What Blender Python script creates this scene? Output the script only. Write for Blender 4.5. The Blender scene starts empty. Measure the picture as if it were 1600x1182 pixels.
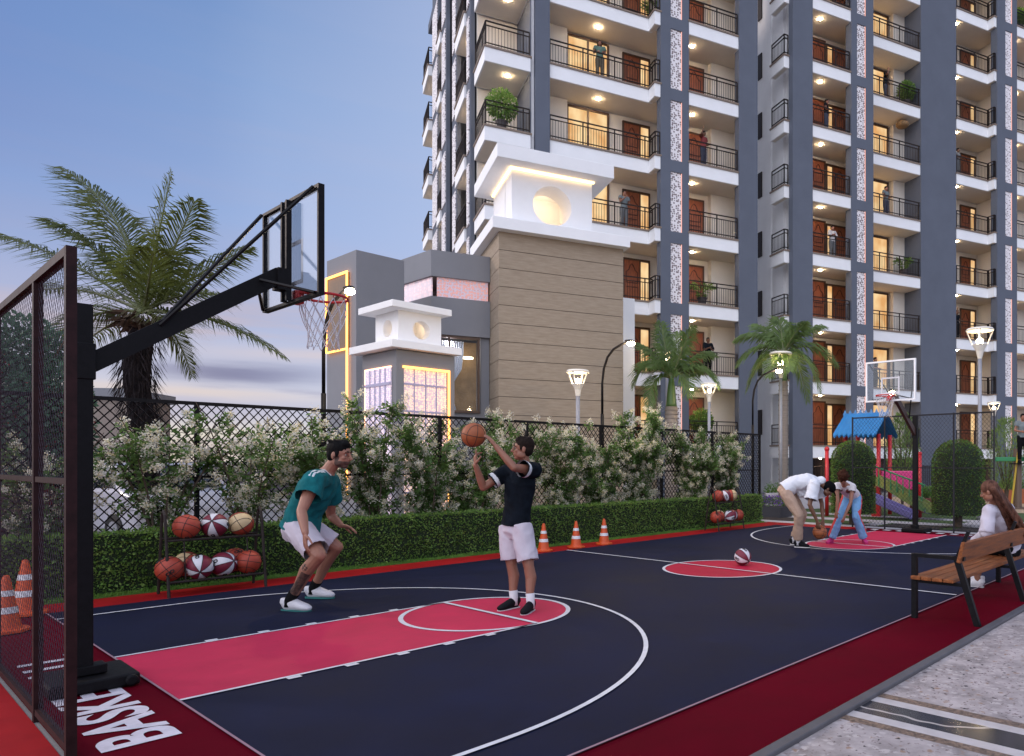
import bpy, bmesh, math, random
from mathutils import Vector, Matrix
R = math.radians
rnd = random.Random(7)
scene = bpy.context.scene
COL = scene.collection

# ------------------------------------------------------------------ frames
# camera 1.5 m up at the origin looking along +Y; court and buildings are turned about z
F, CX, HY, EYE = 1117.0, 1086.0, 725.0, 1.5
CA, BA = R(50.78), R(27.41)                      # court angle, building angle
CO = Vector((-4.46, 5.48, 0))                    # court origin: corner of the near key
CU = Vector((math.cos(CA), math.sin(CA), 0))     # along the court
CV = Vector((math.sin(CA), -math.cos(CA), 0))    # across it, to the right
def C(u, v, z=0.0): return CO + CU*u + CV*v + Vector((0, 0, z))
def B(s, t, z=0.0):
    return Vector((s*math.cos(BA)-t*math.sin(BA), s*math.sin(BA)+t*math.cos(BA), z))
def at(px, py, Y): return Vector(((px-CX)/F*Y, Y, EYE-(py-HY)/F*Y))   # survey point of the photograph at depth Y

# ------------------------------------------------------------------ materials
def srgb(r, g, b):
    f = lambda c: (c/255/12.92) if c/255 <= .04045 else ((c/255+.055)/1.055)**2.4
    return (f(r), f(g), f(b))
MATS = {}
def mat(name, col, rough=.6, var=0.0, scale=6.0, bump=0.0, bscale=None, metal=0.0, emis=None, estr=0.0, spec=.5, col2=None, stretch=None, detail=5.0):
    m = bpy.data.materials.new(name); m.use_nodes = True
    nt = m.node_tree; bs = nt.nodes['Principled BSDF']
    bs.inputs['Base Color'].default_value = (*col, 1)
    bs.inputs['Roughness'].default_value = rough
    bs.inputs['Metallic'].default_value = metal
    bs.inputs['Specular IOR Level'].default_value = spec
    if emis:
        bs.inputs['Emission Color'].default_value = (*emis, 1); bs.inputs['Emission Strength'].default_value = estr
    if var > 0 or bump > 0 or col2:
        tc = nt.nodes.new('ShaderNodeTexCoord'); mp = nt.nodes.new('ShaderNodeMapping')
        nt.links.new(tc.outputs['Object'], mp.inputs['Vector'])
        if stretch: mp.inputs['Scale'].default_value = stretch
    if var > 0 or col2:
        n = nt.nodes.new('ShaderNodeTexNoise'); n.inputs['Scale'].default_value = scale; n.inputs['Detail'].default_value = detail
        n.inputs['Roughness'].default_value = .65
        nt.links.new(mp.outputs['Vector'], n.inputs['Vector'])
        rp = nt.nodes.new('ShaderNodeValToRGB')
        a = tuple(c*(1-var) for c in col); b = col2 if col2 else tuple(min(1, c*(1+var)) for c in col)
        rp.color_ramp.elements[0].position = .32; rp.color_ramp.elements[1].position = .68
        rp.color_ramp.elements[0].color = (*a, 1); rp.color_ramp.elements[1].color = (*b, 1)
        nt.links.new(n.outputs['Fac'], rp.inputs['Fac']); nt.links.new(rp.outputs['Color'], bs.inputs['Base Color'])
        mr = nt.nodes.new('ShaderNodeMapRange'); mr.inputs['To Min'].default_value = max(0, rough-.12); mr.inputs['To Max'].default_value = min(1, rough+.12)
        nt.links.new(n.outputs['Fac'], mr.inputs['Value']); nt.links.new(mr.outputs['Result'], bs.inputs['Roughness'])
    if bump > 0:
        n2 = nt.nodes.new('ShaderNodeTexNoise'); n2.inputs['Scale'].default_value = bscale or scale*4; n2.inputs['Detail'].default_value = 6
        nt.links.new(mp.outputs['Vector'], n2.inputs['Vector'])
        bp = nt.nodes.new('ShaderNodeBump'); bp.inputs['Strength'].default_value = bump; bp.inputs['Distance'].default_value = .02
        nt.links.new(n2.outputs['Fac'], bp.inputs['Height']); nt.links.new(bp.outputs['Normal'], bs.inputs['Normal'])
    MATS[name] = m
    return m
def glow(name, col, s):
    m = bpy.data.materials.new(name); m.use_nodes = True; nt = m.node_tree; nt.nodes.clear()
    e = nt.nodes.new('ShaderNodeEmission'); e.inputs['Color'].default_value = (*col, 1); e.inputs['Strength'].default_value = s
    o = nt.nodes.new('ShaderNodeOutputMaterial'); nt.links.new(e.outputs[0], o.inputs['Surface'])
    return m
def leafmat(name, col, col2, rough=.5, trans=.25):
    m = mat(name, col, rough, var=.35, scale=3.0, col2=col2, spec=.35)
    nt = m.node_tree; bs = nt.nodes['Principled BSDF']; out = nt.nodes['Material Output']
    tr = nt.nodes.new('ShaderNodeBsdfTranslucent'); mx = nt.nodes.new('ShaderNodeMixShader')
    tr.inputs['Color'].default_value = (*[min(1, c*1.6) for c in col2], 1); mx.inputs[0].default_value = trans
    nt.links.new(bs.outputs[0], mx.inputs[1]); nt.links.new(tr.outputs[0], mx.inputs[2]); nt.links.new(mx.outputs[0], out.inputs['Surface'])
    return m
def glassmat(name, tint=(.9, .93, .95), refl=.12):
    m = bpy.data.materials.new(name); m.use_nodes = True; nt = m.node_tree; nt.nodes.clear()
    t = nt.nodes.new('ShaderNodeBsdfTransparent'); t.inputs['Color'].default_value = (*tint, 1)
    g = nt.nodes.new('ShaderNodeBsdfGlossy'); g.inputs['Roughness'].default_value = .03
    fr = nt.nodes.new('ShaderNodeLayerWeight'); fr.inputs['Blend'].default_value = .12
    ad = nt.nodes.new('ShaderNodeMath'); ad.operation = 'ADD'; ad.inputs[1].default_value = refl
    nt.links.new(fr.outputs['Facing'], ad.inputs[0])
    mx = nt.nodes.new('ShaderNodeMixShader'); nt.links.new(ad.outputs[0], mx.inputs[0])
    nt.links.new(t.outputs[0], mx.inputs[1]); nt.links.new(g.outputs[0], mx.inputs[2])
    o = nt.nodes.new('ShaderNodeOutputMaterial'); nt.links.new(mx.outputs[0], o.inputs['Surface'])
    return m
def jalimat(name, base, hole, scale, glowcol=None, gs=0.0, emis_hole=True):
    """perforated screen: pale sheet with dark or lit holes"""
    m = bpy.data.materials.new(name); m.use_nodes = True; nt = m.node_tree; bs = nt.nodes['Principled BSDF']
    tc = nt.nodes.new('ShaderNodeTexCoord'); v = nt.nodes.new('ShaderNodeTexVoronoi'); v.inputs['Scale'].default_value = scale
    v.inputs['Randomness'].default_value = .55
    nt.links.new(tc.outputs['Object'], v.inputs['Vector'])
    rp = nt.nodes.new('ShaderNodeValToRGB'); rp.color_ramp.elements[0].position = .40; rp.color_ramp.elements[1].position = .47
    rp.color_ramp.elements[0].color = (*hole, 1); rp.color_ramp.elements[1].color = (*base, 1)
    nt.links.new(v.outputs['Distance'], rp.inputs['Fac']); nt.links.new(rp.outputs['Color'], bs.inputs['Base Color'])
    bs.inputs['Roughness'].default_value = .6
    if glowcol:
        r2 = nt.nodes.new('ShaderNodeValToRGB'); r2.color_ramp.elements[0].position = .36; r2.color_ramp.elements[1].position = .46
        r2.color_ramp.elements[0].color = (*glowcol, 1); r2.color_ramp.elements[1].color = (glowcol[0]*.25, glowcol[1]*.25, glowcol[2]*.28, 1)
        nt.links.new(v.outputs['Distance'], r2.inputs['Fac']); nt.links.new(r2.outputs['Color'], bs.inputs['Emission Color'])
        bs.inputs['Emission Strength'].default_value = gs
    return m

# ------------------------------------------------------------------ mesh builder
class MB:
    def __init__(s): s.v = []; s.f = []; s.m = []
    def add(s, vs, fs, mi=0):
        b = len(s.v); s.v.extend([tuple(p) for p in vs]); s.f.extend([tuple(i+b for i in q) for q in fs]); s.m.extend([mi]*len(fs)); return s
    def box(s, x0, x1, y0, y1, z0, z1, mi=0, M=None):
        vs = [Vector((x, y, z)) for z in (z0, z1) for y in (y0, y1) for x in (x0, x1)]
        if M is not None: vs = [M @ p for p in vs]
        return s.add(vs, [(0,2,3,1), (4,5,7,6), (0,1,5,4), (2,6,7,3), (0,4,6,2), (1,3,7,5)], mi)
    def prism(s, poly, z0, z1, mi=0):
        n = len(poly); vs = [(x, y, z0) for x, y in poly]+[(x, y, z1) for x, y in poly]
        return s.add(vs, [tuple(range(n-1, -1, -1)), tuple(range(n, 2*n))]+[(i, (i+1) % n, n+(i+1) % n, n+i) for i in range(n)], mi)
    def sheet(s, poly, z, mi=0): return s.add([(x, y, z) for x, y in poly], [tuple(range(len(poly)))], mi)
    def tube(s, pts, r, n=8, mi=0, cap=True, flat=None):
        pts = [Vector(p) for p in pts]; k = len(pts); rs = r if isinstance(r, (list, tuple)) else [r]*k
        vs = []; a = None
        for i, p in enumerate(pts):
            d = (pts[min(i+1, k-1)]-pts[max(i-1, 0)])
            d = d.normalized() if d.length > 1e-9 else Vector((0, 0, 1))
            if a is None:
                a = d.orthogonal().normalized()
                if flat is not None: a = (Vector(flat)-d*d.dot(Vector(flat))).normalized()
            else: a = (a-d*a.dot(d)).normalized()
            b = d.cross(a)
            for j in range(n):
                t = 2*math.pi*(j+.5)/n; vs.append(p+(a*math.cos(t)+b*math.sin(t))*rs[i])
        fs = [(i*n+j, i*n+(j+1) % n, (i+1)*n+(j+1) % n, (i+1)*n+j) for i in range(k-1) for j in range(n)]
        if cap: fs += [tuple(range(n-1, -1, -1)), tuple((k-1)*n+j for j in range(n))]
        return s.add(vs, fs, mi)
    def bar(s, p, q, w, h, up=(0, 0, 1), mi=0):
        """rectangular bar from p to q, w wide (sideways) and h high"""
        p, q = Vector(p), Vector(q); d = (q-p).normalized(); u = Vector(up); u = (u-d*u.dot(d)).normalized(); r = d.cross(u)
        vs = []
        for e in (p, q):
            for i, j in ((-1, -1), (1, -1), (1, 1), (-1, 1)): vs.append(e+r*(i*w/2)+u*(j*h/2))
        return s.add(vs, [(0,1,2,3), (7,6,5,4), (0,4,5,1), (1,5,6,2), (2,6,7,3), (3,7,4,0)], mi)
    def lathe(s, prof, n=16, c=(0, 0, 0), mi=0, cap=True):
        vs = []; k = len(prof)
        for r, z in prof:
            for j in range(n):
                t = 2*math.pi*j/n; vs.append((c[0]+r*math.cos(t), c[1]+r*math.sin(t), c[2]+z))
        fs = [(i*n+j, i*n+(j+1) % n, (i+1)*n+(j+1) % n, (i+1)*n+j) for i in range(k-1) for j in range(n)]
        if cap: fs += [tuple(range(n-1, -1, -1)), tuple((k-1)*n+j for j in range(n))]
        return s.add(vs, fs, mi)
    def ell(s, c, ax, n=12, m=8, mi=0):
        """ellipsoid with the three given half-axes (vectors)"""
        c = Vector(c); X, Y, Z = [Vector(a) for a in ax]; vs = [c-Z]
        for i in range(1, m):
            ph = math.pi*i/m-math.pi/2
            for j in range(n):
                t = 2*math.pi*j/n; vs.append(c+X*(math.cos(ph)*math.cos(t))+Y*(math.cos(ph)*math.sin(t))+Z*math.sin(ph))
        vs.append(c+Z); N = len(vs)
        fs = [(0, 1+(j+1) % n, 1+j) for j in range(n)]
        for i in range(m-2):
            fs += [(1+i*n+j, 1+i*n+(j+1) % n, 1+(i+1)*n+(j+1) % n, 1+(i+1)*n+j) for j in range(n)]
        fs += [(N-1, 1+(m-2)*n+j, 1+(m-2)*n+(j+1) % n) for j in range(n)]
        return s.add(vs, fs, mi)
    def sph(s, c, r, n=12, m=8, mi=0): return s.ell(c, ((r, 0, 0), (0, r, 0), (0, 0, r)), n, m, mi)
    def leaf(s, c, d, w, l, mi=0, nrm=None):
        c = Vector(c); d = Vector(d).normalized()
        sd = d.cross(Vector(nrm) if nrm is not None else Vector((rnd.uniform(-1, 1), rnd.uniform(-1, 1), rnd.uniform(-1, 1))))
        if sd.length < 1e-4: sd = d.orthogonal()
        sd.normalize()
        return s.add([c, c+d*l*.5+sd*w*.5, c+d*l, c+d*l*.5-sd*w*.5], [(0, 1, 2, 3)], mi)
    def build(s, name, mats, parent=None, smooth=False, M=None):
        me = bpy.data.meshes.new(name); me.from_pydata([tuple(p) for p in s.v] if M is None else [tuple(M @ Vector(p)) for p in s.v], [], s.f)
        for m in (mats if isinstance(mats, (list, tuple)) else [mats]): me.materials.append(m)
        if s.m: me.polygons.foreach_set('material_index', s.m)
        if smooth: me.polygons.foreach_set('use_smooth', [True]*len(me.polygons))
        me.update()
        o = bpy.data.objects.new(name, me); COL.objects.link(o)
        if parent is not None: o.parent = parent
        return o
def bevel(o, w=.01, seg=2):
    m = o.modifiers.new('edge', 'BEVEL'); m.width = w; m.segments = seg; m.limit_method = 'ANGLE'; return o
def tag(o, label=None, cat=None, group=None, kind=None):
    if label: o['label'] = label
    if cat: o['category'] = cat
    if group: o['group'] = group
    if kind: o['kind'] = kind
    return o
def thing(name, label, cat, loc=(0, 0, 0), rz=0.0, group=None):
    o = bpy.data.objects.new(name, None); COL.objects.link(o); o.empty_display_size = .2
    o.location = loc; o.rotation_euler = (0, 0, rz)
    return tag(o, label, cat, group)
KIDS = {}
def copy_tree(o, parent=None):
    c = o.copy(); COL.objects.link(c)
    if parent is not None: c.parent = parent
    for ch in list(o.children): copy_tree(ch, c)
    return c
def cthing(name, label, cat, u, v, z=0, rz=0, group=None):
    return thing(name, label, cat, C(u, v, z), CA+rz, group)

# ------------------------------------------------------------------ shared materials
def lit_pane():
    m = glow('lit_window_glass', (1.0, .60, .27), 1.0); nt = m.node_tree; e = [n for n in nt.nodes if n.type == 'EMISSION'][0]
    tc = nt.nodes.new('ShaderNodeTexCoord'); mp = nt.nodes.new('ShaderNodeMapping'); mp.inputs['Scale'].default_value = (1.3, 1.3, .8); n = nt.nodes.new('ShaderNodeTexNoise'); n.inputs['Scale'].default_value = 1.2; n.inputs['Detail'].default_value = 2
    oi = nt.nodes.new('ShaderNodeObjectInfo'); ad = nt.nodes.new('ShaderNodeVectorMath'); ad.operation = 'ADD'
    r = nt.nodes.new('ShaderNodeValToRGB'); r.color_ramp.elements[0].position = .34; r.color_ramp.elements[1].position = .66; r.color_ramp.elements[0].color = (.78, .40, .15, 1); r.color_ramp.elements[1].color = (1.0, .72, .38, 1)
    nt.links.new(tc.outputs['Object'], mp.inputs[0]); nt.links.new(mp.outputs[0], ad.inputs[0]); nt.links.new(oi.outputs['Location'], ad.inputs[1]); nt.links.new(ad.outputs[0], n.inputs['Vector']); nt.links.new(n.outputs['Fac'], r.inputs['Fac']); nt.links.new(r.outputs['Color'], e.inputs['Color'])
    return m
M_black = mat('black_powder_coat', (.0055, .0050, .0065), .5, var=.3, scale=30, bump=.05, spec=.16)
M_iron = mat('dark_iron', (.030, .022, .020), .55, var=.3, scale=20, spec=.2)
M_wire = mat('grey_netting_wire', (.045, .040, .055), .5, spec=.3)
M_rust = mat('dark_red_brown_metal', (.022, .008, .009), .55, var=.35, scale=14, spec=.16)
M_white = mat('white_render', (.89, .89, .90), .75, var=.03, scale=1.2, bump=.02, bscale=60)
M_cream = mat('cream_wall', (.76, .71, .64), .8, var=.05, scale=.9)
M_grey = mat('slate_grey_render', (.130, .145, .182), .85, spec=.12, var=.06, scale=.8, bump=.03, bscale=50)
M_grey2 = mat('warm_grey_render', (.235, .238, .258), .85, spec=.12, var=.05, scale=.8, bump=.03, bscale=50)
M_ledge = mat('brown_stone_ledge', (.23, .17, .13), .6, var=.15, scale=5)
M_ceil = mat('ceiling_paint', (.76, .70, .62), .85, var=.03, scale=2)
M_door = mat('carved_red_brown_timber', (.27, .080, .034), .45, var=.3, scale=4, stretch=(6, 6, .8))
M_doordark = mat('dark_timber_carving', (.08, .02, .01), .5, var=.2, scale=6)
M_frame = mat('brown_timber_frame', (.085, .045, .028), .5, var=.2, scale=6)
M_pane = lit_pane()
M_lamp = glow('ceiling_downlight', (1.0, .74, .46), 420)
M_lampw = glow('warm_lamp', (1.0, .80, .48), 60)
M_led = glow('orange_led_strip', (1.0, .40, .09), 5.0)
M_ledw = glow('warm_led_cove', (1.0, .66, .30), 5.0)
M_jali = jalimat('white_jali_screen', (.80, .77, .78), (.09, .082, .10), 10.5, (1.0, .70, .66), .10)
M_bulb = glow('street_lamp_bulb', (1.0, .86, .60), 130)
# ------------------------------------------------------------------ camera, sky, sun
cam = bpy.data.cameras.new('camera'); co = bpy.data.objects.new('camera', cam); COL.objects.link(co)
co.location = (0, 0, EYE); co.rotation_euler = (R(90), 0, 0)
cam.sensor_width = 36; cam.lens = F/1600*36; cam.clip_end = 3000
cam.shift_x = -(CX-800)/1600; cam.shift_y = (HY-591)/1600
scene.camera = co
SUN_DIR = Vector((-.90, .16, .36)).normalized()
SUN_EL = math.asin(SUN_DIR.z); SUN_AZ = math.atan2(SUN_DIR.x, SUN_DIR.y)
w = bpy.data.worlds.new('World'); scene.world = w; w.use_nodes = True
nt = w.node_tree; nt.nodes.clear()
N = nt.nodes.new; L = nt.links.new
def math_(op, a, b=None, c=None):
    n = N('ShaderNodeMath'); n.operation = op
    for i, x in enumerate((a, b, c)):
        if x is None: continue
        if isinstance(x, (int, float)): n.inputs[i].default_value = x
        else: L(x, n.inputs[i])
    return n.outputs[0]
def ramp(fac, stops, mode='LINEAR'):
    n = N('ShaderNodeValToRGB'); n.color_ramp.interpolation = mode; els = n.color_ramp.elements
    while len(els) < len(stops): els.new(.5)
    for e, (p, c) in zip(els, stops): e.position = p; e.color = (*c, 1)
    L(fac, n.inputs['Fac']); return n.outputs['Color']
def mix(f, a, b, mode='MIX'):
    n = N('ShaderNodeMix'); n.data_type = 'RGBA'; n.blend_type = mode
    if isinstance(f, (int, float)): n.inputs[0].default_value = f
    else: L(f, n.inputs[0])
    for i, x in ((6, a), (7, b)):
        if isinstance(x, tuple): n.inputs[i].default_value = (*x, 1)
        else: L(x, n.inputs[i])
    return n.outputs[2]
tc = N('ShaderNodeTexCoord'); sep = N('ShaderNodeSeparateXYZ'); L(tc.outputs['Generated'], sep.inputs[0])
z = sep.outputs['Z']
grad = ramp(math_('MAXIMUM', z, 0.0), [(0, (.72, .64, .58)), (.025, (.86, .78, .60)), (.06, (.66, .63, .72)), (.10, (.60, .61, .76)), (.17, (.40, .44, .66)),
             (.28, (.31, .43, .73)), (.42, (.22, .36, .66)), (.60, (.15, .25, .52)), (1, (.14, .24, .50))])
# long flat evening clouds, thin and only low in the sky
mp = N('ShaderNodeMapping'); mp.inputs['Scale'].default_value = (1.5, 1.5, 15.0); mp.inputs['Location'].default_value = (3.1, .4, .2); L(tc.outputs['Generated'], mp.inputs['Vector'])
n1 = N('ShaderNodeTexNoise'); n1.inputs['Scale'].default_value = 2.1; n1.inputs['Detail'].default_value = 7; n1.inputs['Roughness'].default_value = .55; L(mp.outputs[0], n1.inputs['Vector'])
low = ramp(z, [(0, (1, 1, 1)), (.17, (.85, .85, .85)), (.26, (.25, .25, .25)), (.5, (.1, .1, .1))])
cm = math_('MULTIPLY', ramp(n1.outputs['Fac'], [(.48, (0, 0, 0)), (.62, (1, 1, 1))]), low)
ccol = ramp(z, [(0, (.62, .50, .50)), (.05, (.36, .32, .46)), (.10, (.30, .27, .41)), (.15, (.62, .46, .46)), (.24, (.40, .42, .62)), (.6, (.3, .38, .6))])
s1 = mix(math_('MULTIPLY', cm, .75), grad, ccol)
mp2 = N('ShaderNodeMapping'); mp2.inputs['Scale'].default_value = (1.1, 1.1, 5.0); mp2.inputs['Location'].default_value = (.3, 2.4, 1.0); L(tc.outputs['Generated'], mp2.inputs['Vector'])
n2 = N('ShaderNodeTexNoise'); n2.inputs['Scale'].default_value = 1.6; n2.inputs['Detail'].default_value = 6; L(mp2.outputs[0], n2.inputs['Vector'])
hm = math_('MULTIPLY', ramp(n2.outputs['Fac'], [(.45, (0, 0, 0)), (.75, (1, 1, 1))]), ramp(z, [(0, (.3, .3, .3)), (.12, (.8, .8, .8)), (.5, (.25, .25, .25)), (.8, (.1, .1, .1))]))
s2 = mix(math_('MULTIPLY', hm, .5), s1, (.50, .50, .70))
# one long violet cloud bank over the palm's side of the horizon, and a thinner one below it
azi = math_('ARCTAN2', sep.outputs['X'], sep.outputs['Y'])
for a0, z0, aw, zw, cc, st in ((-.565, .104, .105, .0115, (.20, .19, .34), 1.0), (-.60, .060, .33, .016, (.40, .38, .56), .55), (-.38, .128, .17, .009, (.88, .62, .48), .65), (-.62, .080, .16, .008, (.86, .66, .52), .5), (-.78, .150, .12, .012, (.60, .50, .60), .4)):
    dz = math_('ADD', math_('SUBTRACT', z, z0), math_('MULTIPLY', math_('SUBTRACT', n1.outputs['Fac'], .5), .035))
    e1 = math_('POWER', math_('DIVIDE', math_('SUBTRACT', azi, a0), aw), 2.0); e2 = math_('POWER', math_('DIVIDE', dz, zw), 2.0)
    k_ = math_('MULTIPLY', math_('POWER', 2.718, math_('MULTIPLY', math_('ADD', e1, e2), -1.0)), st)
    s2 = mix(k_, s2, cc)
# the front sky pales towards the right and deepens towards the upper left
az2 = math_('ARCTAN2', sep.outputs['X'], sep.outputs['Y']); up_ = ramp(z, [(.16, (0, 0, 0)), (.34, (1, 1, 1))])
s2 = mix(math_('MULTIPLY', ramp(math_('ADD', az2, 1.0), [(.40, (0, 0, 0)), (.64, (1, 1, 1))]), .42), s2, (.60, .68, .92))
s2 = mix(math_('MULTIPLY', math_('MULTIPLY', ramp(math_('ADD', az2, 1.0), [(.20, (1, 1, 1)), (.46, (0, 0, 0))]), up_), .62), s2, (.10, .19, .50))
# the sky behind the viewer is the brighter, clouded half of the evening dome
vm = N('ShaderNodeVectorMath'); vm.operation = 'DOT_PRODUCT'; L(tc.outputs['Generated'], vm.inputs[0]); vm.inputs[1].default_value = Vector((-.48, -.80, .34)).normalized()
back = ramp(vm.outputs['Value'], [(0, (0, 0, 0)), (.5, (.55, .55, .55)), (1, (1, 1, 1))])
s3 = mix(math_('MULTIPLY', back, .92), s2, (2.15, 2.20, 2.50))
sky = N('ShaderNodeTexSky'); sky.sky_type = 'NISHITA'; sky.sun_disc = False; sky.sun_elevation = SUN_EL; sky.sun_rotation = SUN_AZ
sk = N('ShaderNodeVectorMath'); sk.operation = 'SCALE'; L(sky.outputs[0], sk.inputs[0]); sk.inputs['Scale'].default_value = .012
tot = mix(1.0, s3, sk.outputs[0], 'ADD')
bg = N('ShaderNodeBackground'); L(tot, bg.inputs['Color']); bg.inputs['Strength'].default_value = .92
ow = N('ShaderNodeOutputWorld'); L(bg.outputs[0], ow.inputs['Surface'])
sun = bpy.data.lights.new('sun', 'SUN'); sun.energy = .95; sun.angle = R(7); sun.color = (1.0, .80, .66)
so = bpy.data.objects.new('sun', sun); COL.objects.link(so); so.rotation_euler = (-SUN_DIR).to_track_quat('-Z', 'Y').to_euler()
scene.view_settings.view_transform = 'Standard'; scene.view_settings.look = 'None'; scene.view_settings.exposure = 0; scene.view_settings.gamma = 1
scene.render.engine = 'CYCLES'
cy = scene.cycles; cy.use_denoising = True; cy.max_bounces = 6; cy.diffuse_bounces = 3; cy.glossy_bounces = 3; cy.transmission_bounces = 4; cy.transparent_max_bounces = 8
cy.sample_clamp_indirect = 4; cy.caustics_reflective = False; cy.caustics_refractive = False
try: cy.use_light_tree = True
except Exception: pass
def point_light(name, loc, e, col=(1, .74, .42), r=.08):
    l = bpy.data.lights.new(name, 'POINT'); l.energy = e; l.color = col; l.shadow_soft_size = r
    o = bpy.data.objects.new(name, l); COL.objects.link(o); o.location = loc; return o

# ------------------------------------------------------------------ ground and court
def struct(name, mb, m, M=None): return tag(mb.build(name, m, None, M=M), kind='structure')
MC = Matrix.Translation(CO) @ Matrix.Rotation(CA, 4, 'Z')      # court frame: x along, y to the left (= -v)
def csheet(name, polys, m, z):
    mb = MB()
    for poly in polys: mb.sheet([(u, -v) for u, v in poly][::-1], z)
    o = tag(mb.build(name, m), kind='structure'); o.location = CO; o.rotation_euler = (0, 0, CA); return o
def rect(u0, u1, v0, v1): return [(u0, v0), (u1, v0), (u1, v1), (u0, v1)]
def arc(uc, vc, r, a0, a1, n=48): return [(uc+r*math.cos(a0+(a1-a0)*i/n), vc+r*math.sin(a0+(a1-a0)*i/n)) for i in range(n+1)]
def band(pts, w):
    out = []
    for i in range(len(pts)-1):
        (x0, y0), (x1, y1) = pts[i], pts[i+1]
        def nrm(k):
            a = pts[max(k-1, 0)]; b = pts[min(k+1, len(pts)-1)]; d = math.hypot(b[0]-a[0], b[1]-a[1]); return (-(b[1]-a[1])/d*w/2, (b[0]-a[0])/d*w/2)
        n0, n1 = nrm(i), nrm(i+1)
        q = [(x0-n0[0], y0-n0[1]), (x1-n1[0], y1-n1[1]), (x1+n1[0], y1+n1[1]), (x0+n0[0], y0+n0[1])]
        out.append(q)
    return out
def line(p, q, w): return band([p, q], w)
M_ground = mat('garden_paving', (.20, .19, .19), .8, var=.2, scale=.6, bump=.1, bscale=20)
M_dark = mat('navy_acrylic_court', (.0076, .0100, .0305), .7, var=.30, scale=.9, bump=.06, bscale=160, detail=8, spec=.10)
M_key = mat('coral_red_acrylic', (.50, .028, .076), .6, var=.14, scale=1.1, bump=.06, bscale=160, detail=8, spec=.10)
M_crim = mat('crimson_acrylic', (.098, .0012, .0088), .7, var=.18, scale=.9, bump=.06, bscale=160, detail=8, spec=.02)
M_red = mat('red_acrylic', (.30, .010, .013), .6, var=.18, scale=1.0, bump=.06, bscale=160, detail=8, spec=.08)
M_line = mat('white_court_paint', (.62, .62, .66), .5, var=.10, scale=9)
def scuffs(m, amt=.30):
    """worn patches, dark stains and shoe scuffs that belong to the paint"""
    nt = m.node_tree; bs = nt.nodes['Principled BSDF']; src = bs.inputs['Base Color'].links[0].from_socket; tc = [n for n in nt.nodes if n.type == 'TEX_COORD'][0]
    for sc, lo, hi, k, st in ((2.1, .60, .74, 1-amt, (1, 1, 1)), (7.0, .63, .70, 1-amt*.8, (1, 2.6, 1)), (1.3, .58, .80, 1+amt*.7, (1.4, 1, 1))):
        mp = nt.nodes.new('ShaderNodeMapping'); mp.inputs['Scale'].default_value = st; mp.inputs['Location'].default_value = (sc*3.1, sc, 0); nt.links.new(tc.outputs['Object'], mp.inputs[0])
        n = nt.nodes.new('ShaderNodeTexNoise'); n.inputs['Scale'].default_value = sc; n.inputs['Detail'].default_value = 9; n.inputs['Roughness'].default_value = .7; nt.links.new(mp.outputs[0], n.inputs['Vector'])
        r = nt.nodes.new('ShaderNodeValToRGB'); r.color_ramp.elements[0].position = lo; r.color_ramp.elements[1].position = hi; r.color_ramp.elements[0].color = (1, 1, 1, 1); r.color_ramp.elements[1].color = (k, k, k, 1); nt.links.new(n.outputs['Fac'], r.inputs['Fac'])
        mx = nt.nodes.new('ShaderNodeMix'); mx.data_type = 'RGBA'; mx.blend_type = 'MULTIPLY'; mx.inputs[0].default_value = 1; nt.links.new(src, mx.inputs[6]); nt.links.new(r.outputs['Color'], mx.inputs[7]); src = mx.outputs[2]
    nt.links.new(src, bs.inputs['Base Color'])
for m_ in (M_dark, M_key, M_crim, M_red, M_line): scuffs(m_, .34 if m_ is M_dark else .20)
g = MB(); g.sheet([(-700, -300), (700, -300), (700, 900), (-700, 900)], 0); struct('ground', g, M_ground)
csheet('court_border', [rect(-.62, 14.0, -3.2, 4.88)], M_crim, .004)
csheet('court_border_side', [rect(-.62, 13.4, -3.2, -2.6), rect(13.4, 14.0, -3.2, -.7)], M_red, .008)
csheet('outer_path', [rect(-9, -.645, -9, 9)], M_red, .006)
csheet('court_surface', [rect(0, 13.4, -2.6, 4.13)], M_dark, .008)
R0 = .815; K0, K1, KM = 0.0, 1.57, .785
keys = [[(0, K0), (2.8, K0), *arc(2.8, KM, .785, -math.pi/2, math.pi/2), (0, K1)],
        [(13.4, K1), (10.6, K1), *arc(10.6, KM, .785, math.pi/2, 1.5*math.pi), (13.4, K0)]]
csheet('court_key', keys, M_key, .012)
csheet('court_circle', [arc(6.7, KM, .83, 0, 2*math.pi, 64)[:-1]], mat('centre_circle_red', (.44, .014, .046), .6, var=.12, scale=1.2, bump=.06, bscale=160, spec=.08), .012)
ln = []
for s in (0, 1):
    f = (lambda u: u) if s == 0 else (lambda u: 13.4-u)
    ln += line((f(0), K0), (f(2.8), K0), .034) + line((f(0), K1), (f(2.8), K1), .034)
    ln += band([(f(u), v) for u, v in arc(2.8, KM, .80, 0, 2*math.pi, 64)], .045)
    ln += band([(f(u), v) for u, v in [(0, KM-2.9)]+arc(.88, KM, 2.9, -math.pi/2, math.pi/2, 64)+[(0, KM+2.9)]], .038)
    for u in (.62, 1.02, 1.42, 1.82, 2.22):
        for a, b in ((K0-.07, K0-.02), (K1+.02, K1+.07)): ln.append([(f(u), a), (f(u+.09), a), (f(u+.09), b), (f(u), b)])
ln += band(arc(6.7, KM, .83, 0, 2*math.pi, 64), .04)
csheet('court_line', ln, M_line, .016)
csheet('court_free_throw_line', line((2.8, K0), (2.8, K1), .045)+line((10.6, K0), (10.6, K1), .045)+line((6.7, -2.55), (6.7, 4.10), .04), M_line, .020)
csheet('court_edge_line', line((0, -2.6), (0, 4.13), .014)+line((0, 4.13), (13.4, 4.13), .018)+line((13.4, K1), (13.4, 4.13), .018), mat('pale_edge_paint', (.28, .16, .20), .6), .018)
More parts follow.
